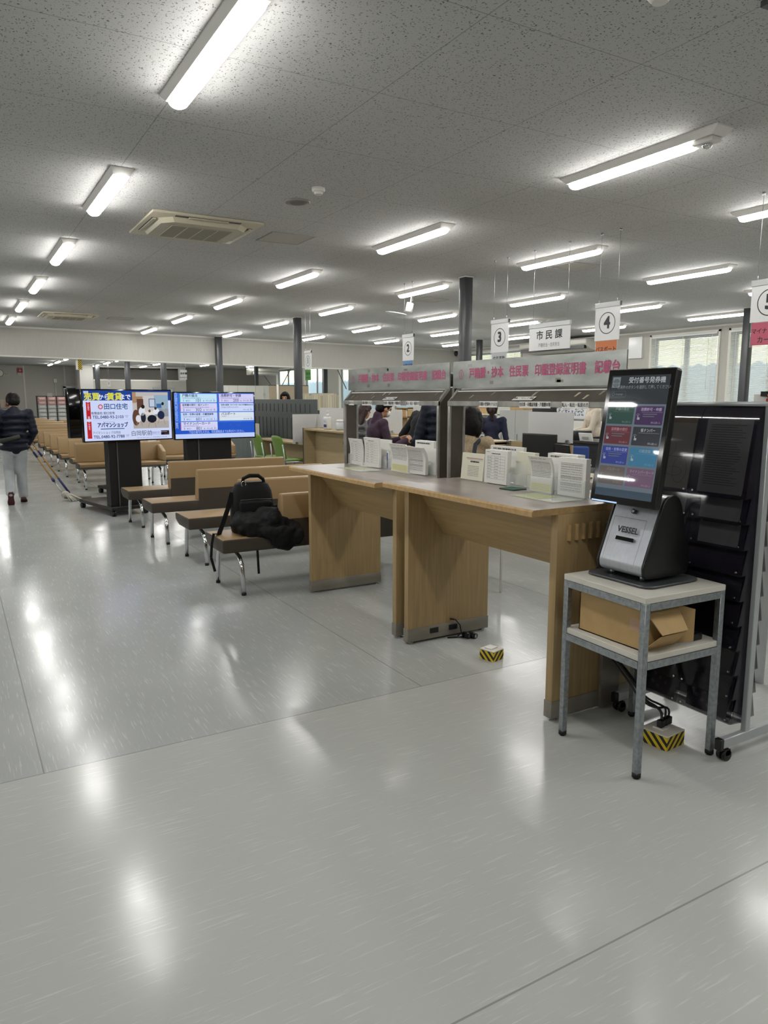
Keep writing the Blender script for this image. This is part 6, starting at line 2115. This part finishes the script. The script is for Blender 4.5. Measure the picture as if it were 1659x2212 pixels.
    if shoes:
        for n in 'LR':
            mb = MB()
            d = (j['to'+n]-j['an'+n])
            mb.cap(j['an'+n]+Vector((0, 0, -.0)), j['to'+n]+Vector((0, 0, .015)), .045*f, .036*f, shoes[0])
            s_ = soften(mb, 'shoe', t, .009, 3)
            mb = MB()
            dn = Vector((d.x, d.y, d.z)).normalized()
            a = j['an'+n]-dn*.05*f; b = j['to'+n]+dn*.05*f
            up_ = Vector((0, 0, 1)); up_ = (up_-dn*up_.dot(dn)).normalized()
            sdv = dn.cross(up_)
            prof = []
            for u, w_ in ((-.08, .025), (0, .036), (.35, .036), (.7, .047), (.95, .035), (1.05, .012)):
                prof.append((u, w_*f))
            L_ = [a+(b-a)*u+sdv*w_ for u, w_ in prof]+[a+(b-a)*u-sdv*w_ for u, w_ in prof[::-1]]
            off = up_*(-.042*f)
            A = [mb.v(p+off) for p in L_]; B = [mb.v(p+off+up_*.024*f) for p in L_]
            mb.f(A, shoes[1]); mb.f(B[::-1], shoes[1])
            for i in range(len(A)):
                mb.f([A[i], B[i], B[(i+1) % len(A)], A[(i+1) % len(A)]], shoes[1])
            mb.out('shoe_sole', s_)
    if mask:
        mb = MB(); mb.ball(hd+q @ Vector((0, .055*f, -.045*f)), (.05*f, .052*f, .052*f), mask, 16, 12, Q)
        for s in (-1, 1):
            mb.tube([hd+q @ Vector((s*.045*f, .055*f, -.03*f)), hd+q @ Vector((s*.075*f, .0, -.01*f))], .003, mask, 6)
        mb.out('face_mask', t)
    return t, j
NAVY = mat('navy_padded_nylon', '#0f1423', .6, spec=.25, noise=(10, .3), bump=(30, .2))
NAVYD = mat('navy_uniform_cloth', '#151a33', .8, noise=(10, .2))
GREYP = mat('grey_padded_nylon', '#5a5a5b', .45, noise=(10, .25), bump=(30, .2))
PURPLE = mat('purple_fleece', '#3b2737', .9, noise=((9, 9, 9), .45), bump=(60, .3))
BLACKC = mat('black_wool', '#0a0a0c', .9)
BEIGEC = mat('beige_boucle', '#a8967a', .95, noise=(70, .2), bump=(90, .7))
CREAMC = mat('cream_nylon', '#c3b7a5', .6, noise=(8, .08), bump=(20, .2))
TROUS = mat('pale_grey_trousers', '#a3a7a8', .85, noise=(7, .12))
DARKT = mat('dark_trousers', '#17181f', .85, noise=(7, .2))
SHOE = mat('black_shoe', '#0e0e10', .5)
SOLER = mat('dark_red_sole', '#4a191e', .6)
SOLEW = mat('white_sole', '#d0cdc6', .5)
# the cleaner, seen from behind, mid-stride with the left heel up
p1, j1 = person('person in navy padded vest and pale grey trousers pushing a mop in the aisle', (.735, 11.8, 0), R(4), 1.62, R(12), R(24),
    {'elR': (.265, .0, 1.03), 'wrR': (.20, .16, .85), 'elL': (-.25, -.02, 1.06), 'wrL': (-.16, .2, .92),
     'knL': (-.085, .05, .47), 'anL': (-.12, -.2, .155), 'toL': (-.115, -.12, .035), 'knR': (.07, .03, .46), 'anR': (.075, .04, .085), 'toR': (.1, .19, .035)},
    NAVY, True, TROUS, (SHOE, SOLER), 'short', None, .0075, 1.06, .50, True, side=.09, hairs=1.12)
mb = MB(); mb.tube([(-.20, .05, .93), (-.18, -.09, .91), (-.05, -.13, .94), (.06, -.12, .97)], .03, mat('olive_pouch', '#34352c', .8), 10); mb.out('waist_pouch', p1)
# string mop and flat mop with wooden handles
W_ = p1.matrix_basis
wr = Vector((.735, 11.8, 0)) + Matrix.Rotation(R(4), 3, 'Z') @ j1['wrR']
STRING = mat('mop_string', '#b3aea2', .95, noise=(40, .2))
WOODH = mat('wooden_handle', '#b08c50', .5)
DBLUE = pmat('#232a5c', .5)
t = thing('string_mop', 'white string mop with wooden handle pushed along the aisle', 'mop', (0, 0, 0))
A, B = wr+Vector((-.03, .07, .05)), Vector((1.335, 11.72, .09))
mb = MB(); mb.tube([A, A.lerp(B, .72)], .013, WOODH, 10); mb.out('handle', t)
mb = MB(); mb.tube([A.lerp(B, .22), A.lerp(B, .32)], .016, DBLUE, 10); mb.out('grip_band', t)
mb = MB(); mb.tube([A.lerp(B, .70), A.lerp(B, .75)], .022, DBLUE, 10); mb.out('joint', t)
mb = MB(); mb.tube([A.lerp(B, .75), B], .010, METAL, 8); mb.out('tube', t)
mb = MB()
rn = random.Random(8)
for k in range(46):
    a = rn.uniform(-1.2, 1.2)
    e_ = B+Vector((.24*math.cos(a)*rn.uniform(.7, 1.15), -.13*math.sin(a)-.02, -.085))
    mid = B.lerp(e_, .45)+Vector((0, 0, .035))
    mb.tube([B+Vector((0, 0, .03)), mid, e_+Vector((0, 0, .006))], [.010, .0085, .007], STRING, 5)
mb.ball(B+Vector((.02, 0, .01)), (.06, .05, .05), STRING, 12, 8)
tag(mb.out('mop_strings', t), kind='stuff')
t = thing('flat_mop', 'grey flat dust mop beside the white string mop', 'mop', (0, 0, 0))
A2, B2 = wr+Vector((.03, .06, .06)), Vector((1.46, 11.90, .05))
mb = MB(); mb.tube([A2, A2.lerp(B2, .72)], .013, WOODH, 10); mb.out('handle', t)
mb = MB(); mb.tube([A2.lerp(B2, .2), A2.lerp(B2, .3)], .016, DBLUE, 10); mb.out('grip_band', t)
mb = MB(); mb.tube([A2.lerp(B2, .68), A2.lerp(B2, .95)], .017, DBLUE, 10); mb.out('joint', t)
mb = MB(); mb.prism([(1.36, 11.98), (1.44, 12.02), (1.74, 11.86), (1.66, 11.79)], 'z', .004, .035, mat('grey_mop_cloth', '#5e5a52', .95, bump=(60, .5))); mb.out('mop_pad', t, bevel=(.01, 2))
# customers at the counter
person('person in grey puffer jacket with long brown hair, left in the farther canopy opening', (4.72, 8.80, 0), R(-75), 1.45, R(8), R(10), None, GREYP, True, DARKT, (SHOE, SHOE), 'long', HAIRBR, .012, 1, .45, False)
p3, j3 = person('person in purple fleece with white face mask at the counter under sign 2', (4.2, 7.5, 0), R(-98), 1.53, R(10), R(12),
    {'elR': (.27, .12, .92), 'wrR': (.14, .36, 1.02), 'elL': (-.24, .16, .95), 'wrL': (-.1, .38, 1.02)}, PURPLE, False, DARKT, (SHOE, SHOE), 'short', HAIR, .011, 1.08, .45, True, PAPER, True)
c = Canvas(frame((-.17, -.162, 1.08), (1, 0, 0), (0, .05, 1)))
for k, (u, v, w, h_) in enumerate(((.0, .03, .025, .03), (.03, .025, .03, .035), (.065, .03, .02, .03), (.0, .0, .05, .012))):
    c.rect(u, v, w, h_, pmat('#8f8577' if k < 3 else '#5a4a6e'), w=.012)
c.mb.out('back_print', p3)
person('person in black coat leaning over the counter between the purple and navy jackets', (4.9, 7.74, 0), R(-92), 1.66, R(24), R(20), None, BLACKC, False, DARKT, (SHOE, SHOE), 'short', HAIR, .012, 1.12, .36, False, None, True)
person('person in navy puffer jacket with back turned, right in the farther canopy opening', (4.28, 6.10, 0), R(-60), 1.74, R(3), R(5), None, NAVY, True, DARKT, (SHOE, SHOE), 'short', HAIR, .012, 1.2, .45, False)
p6, j6 = person('person with black bobbed hair and beige coat, hand raised to the shoulder strap', (3.79, 5.10, 0), R(-62), 1.42, R(3), R(4),
    {'elR': (.27, .10, .92), 'wrR': (.155, .115, 1.055)}, BEIGEC, False, DARKT, (SHOE, SHOE), 'bob', HAIR, .0075, 1.16, .42, True, None, True, .9, hairs=1.14)
mb = MB(); mb.tube([(.115, -.15, .7), (.12, -.15, .95), (.12, -.10, 1.12), (.12, .03, 1.17), (.12, .13, 1.05), (.12, .16, .8)], .018, pmat('#20242c', .7), 8); mb.out('bag_strap', p6)
mb = MB(); mb.ball((.10, .13, 1.155), (.03, .03, .016), PAPER, 10, 8); mb.out('tissue', p6)
# staff
person('staff person in navy uniform with red-brown ponytail behind the counter', (6.8, 8.57, 0), R(-40), 1.48, R(2), 0, None, NAVYD, False, DARKT, (SHOE, SHOE), 'pony', HAIRBR, .012, 1, .4, True)
person('staff person in cream jacket partly hidden by the ticket machine screen', (9.1, 8.76, 0), R(62), 1.62, R(6), R(14), {'elL': (-.2, .14, 1.0), 'wrL': (-.12, .38, .96), 'elR': (.2, .12, 1.0), 'wrR': (.1, .36, .96)}, CREAMC, False, DARKT, (SHOE, SHOE), 'short', HAIR, .011, 1.05, .45, True)
person('clerk with dark centre-parted hair whose head shows above the slotted partition', (6.3, 15.1, 0), R(140), 1.65, 0, R(8), None, NAVYD, False, DARKT, (SHOE, SHOE), 'bob', HAIR, .013, 1, .45, False)
person('person in dark trousers and white-soled shoes cut by the right photo edge', (4.84, 2.99, 0), R(-30), 1.66, 0, 0, None, NAVYD, False, DARKT, (SHOE, SOLEW), 'short', HAIR, .012, 1, .45, True)
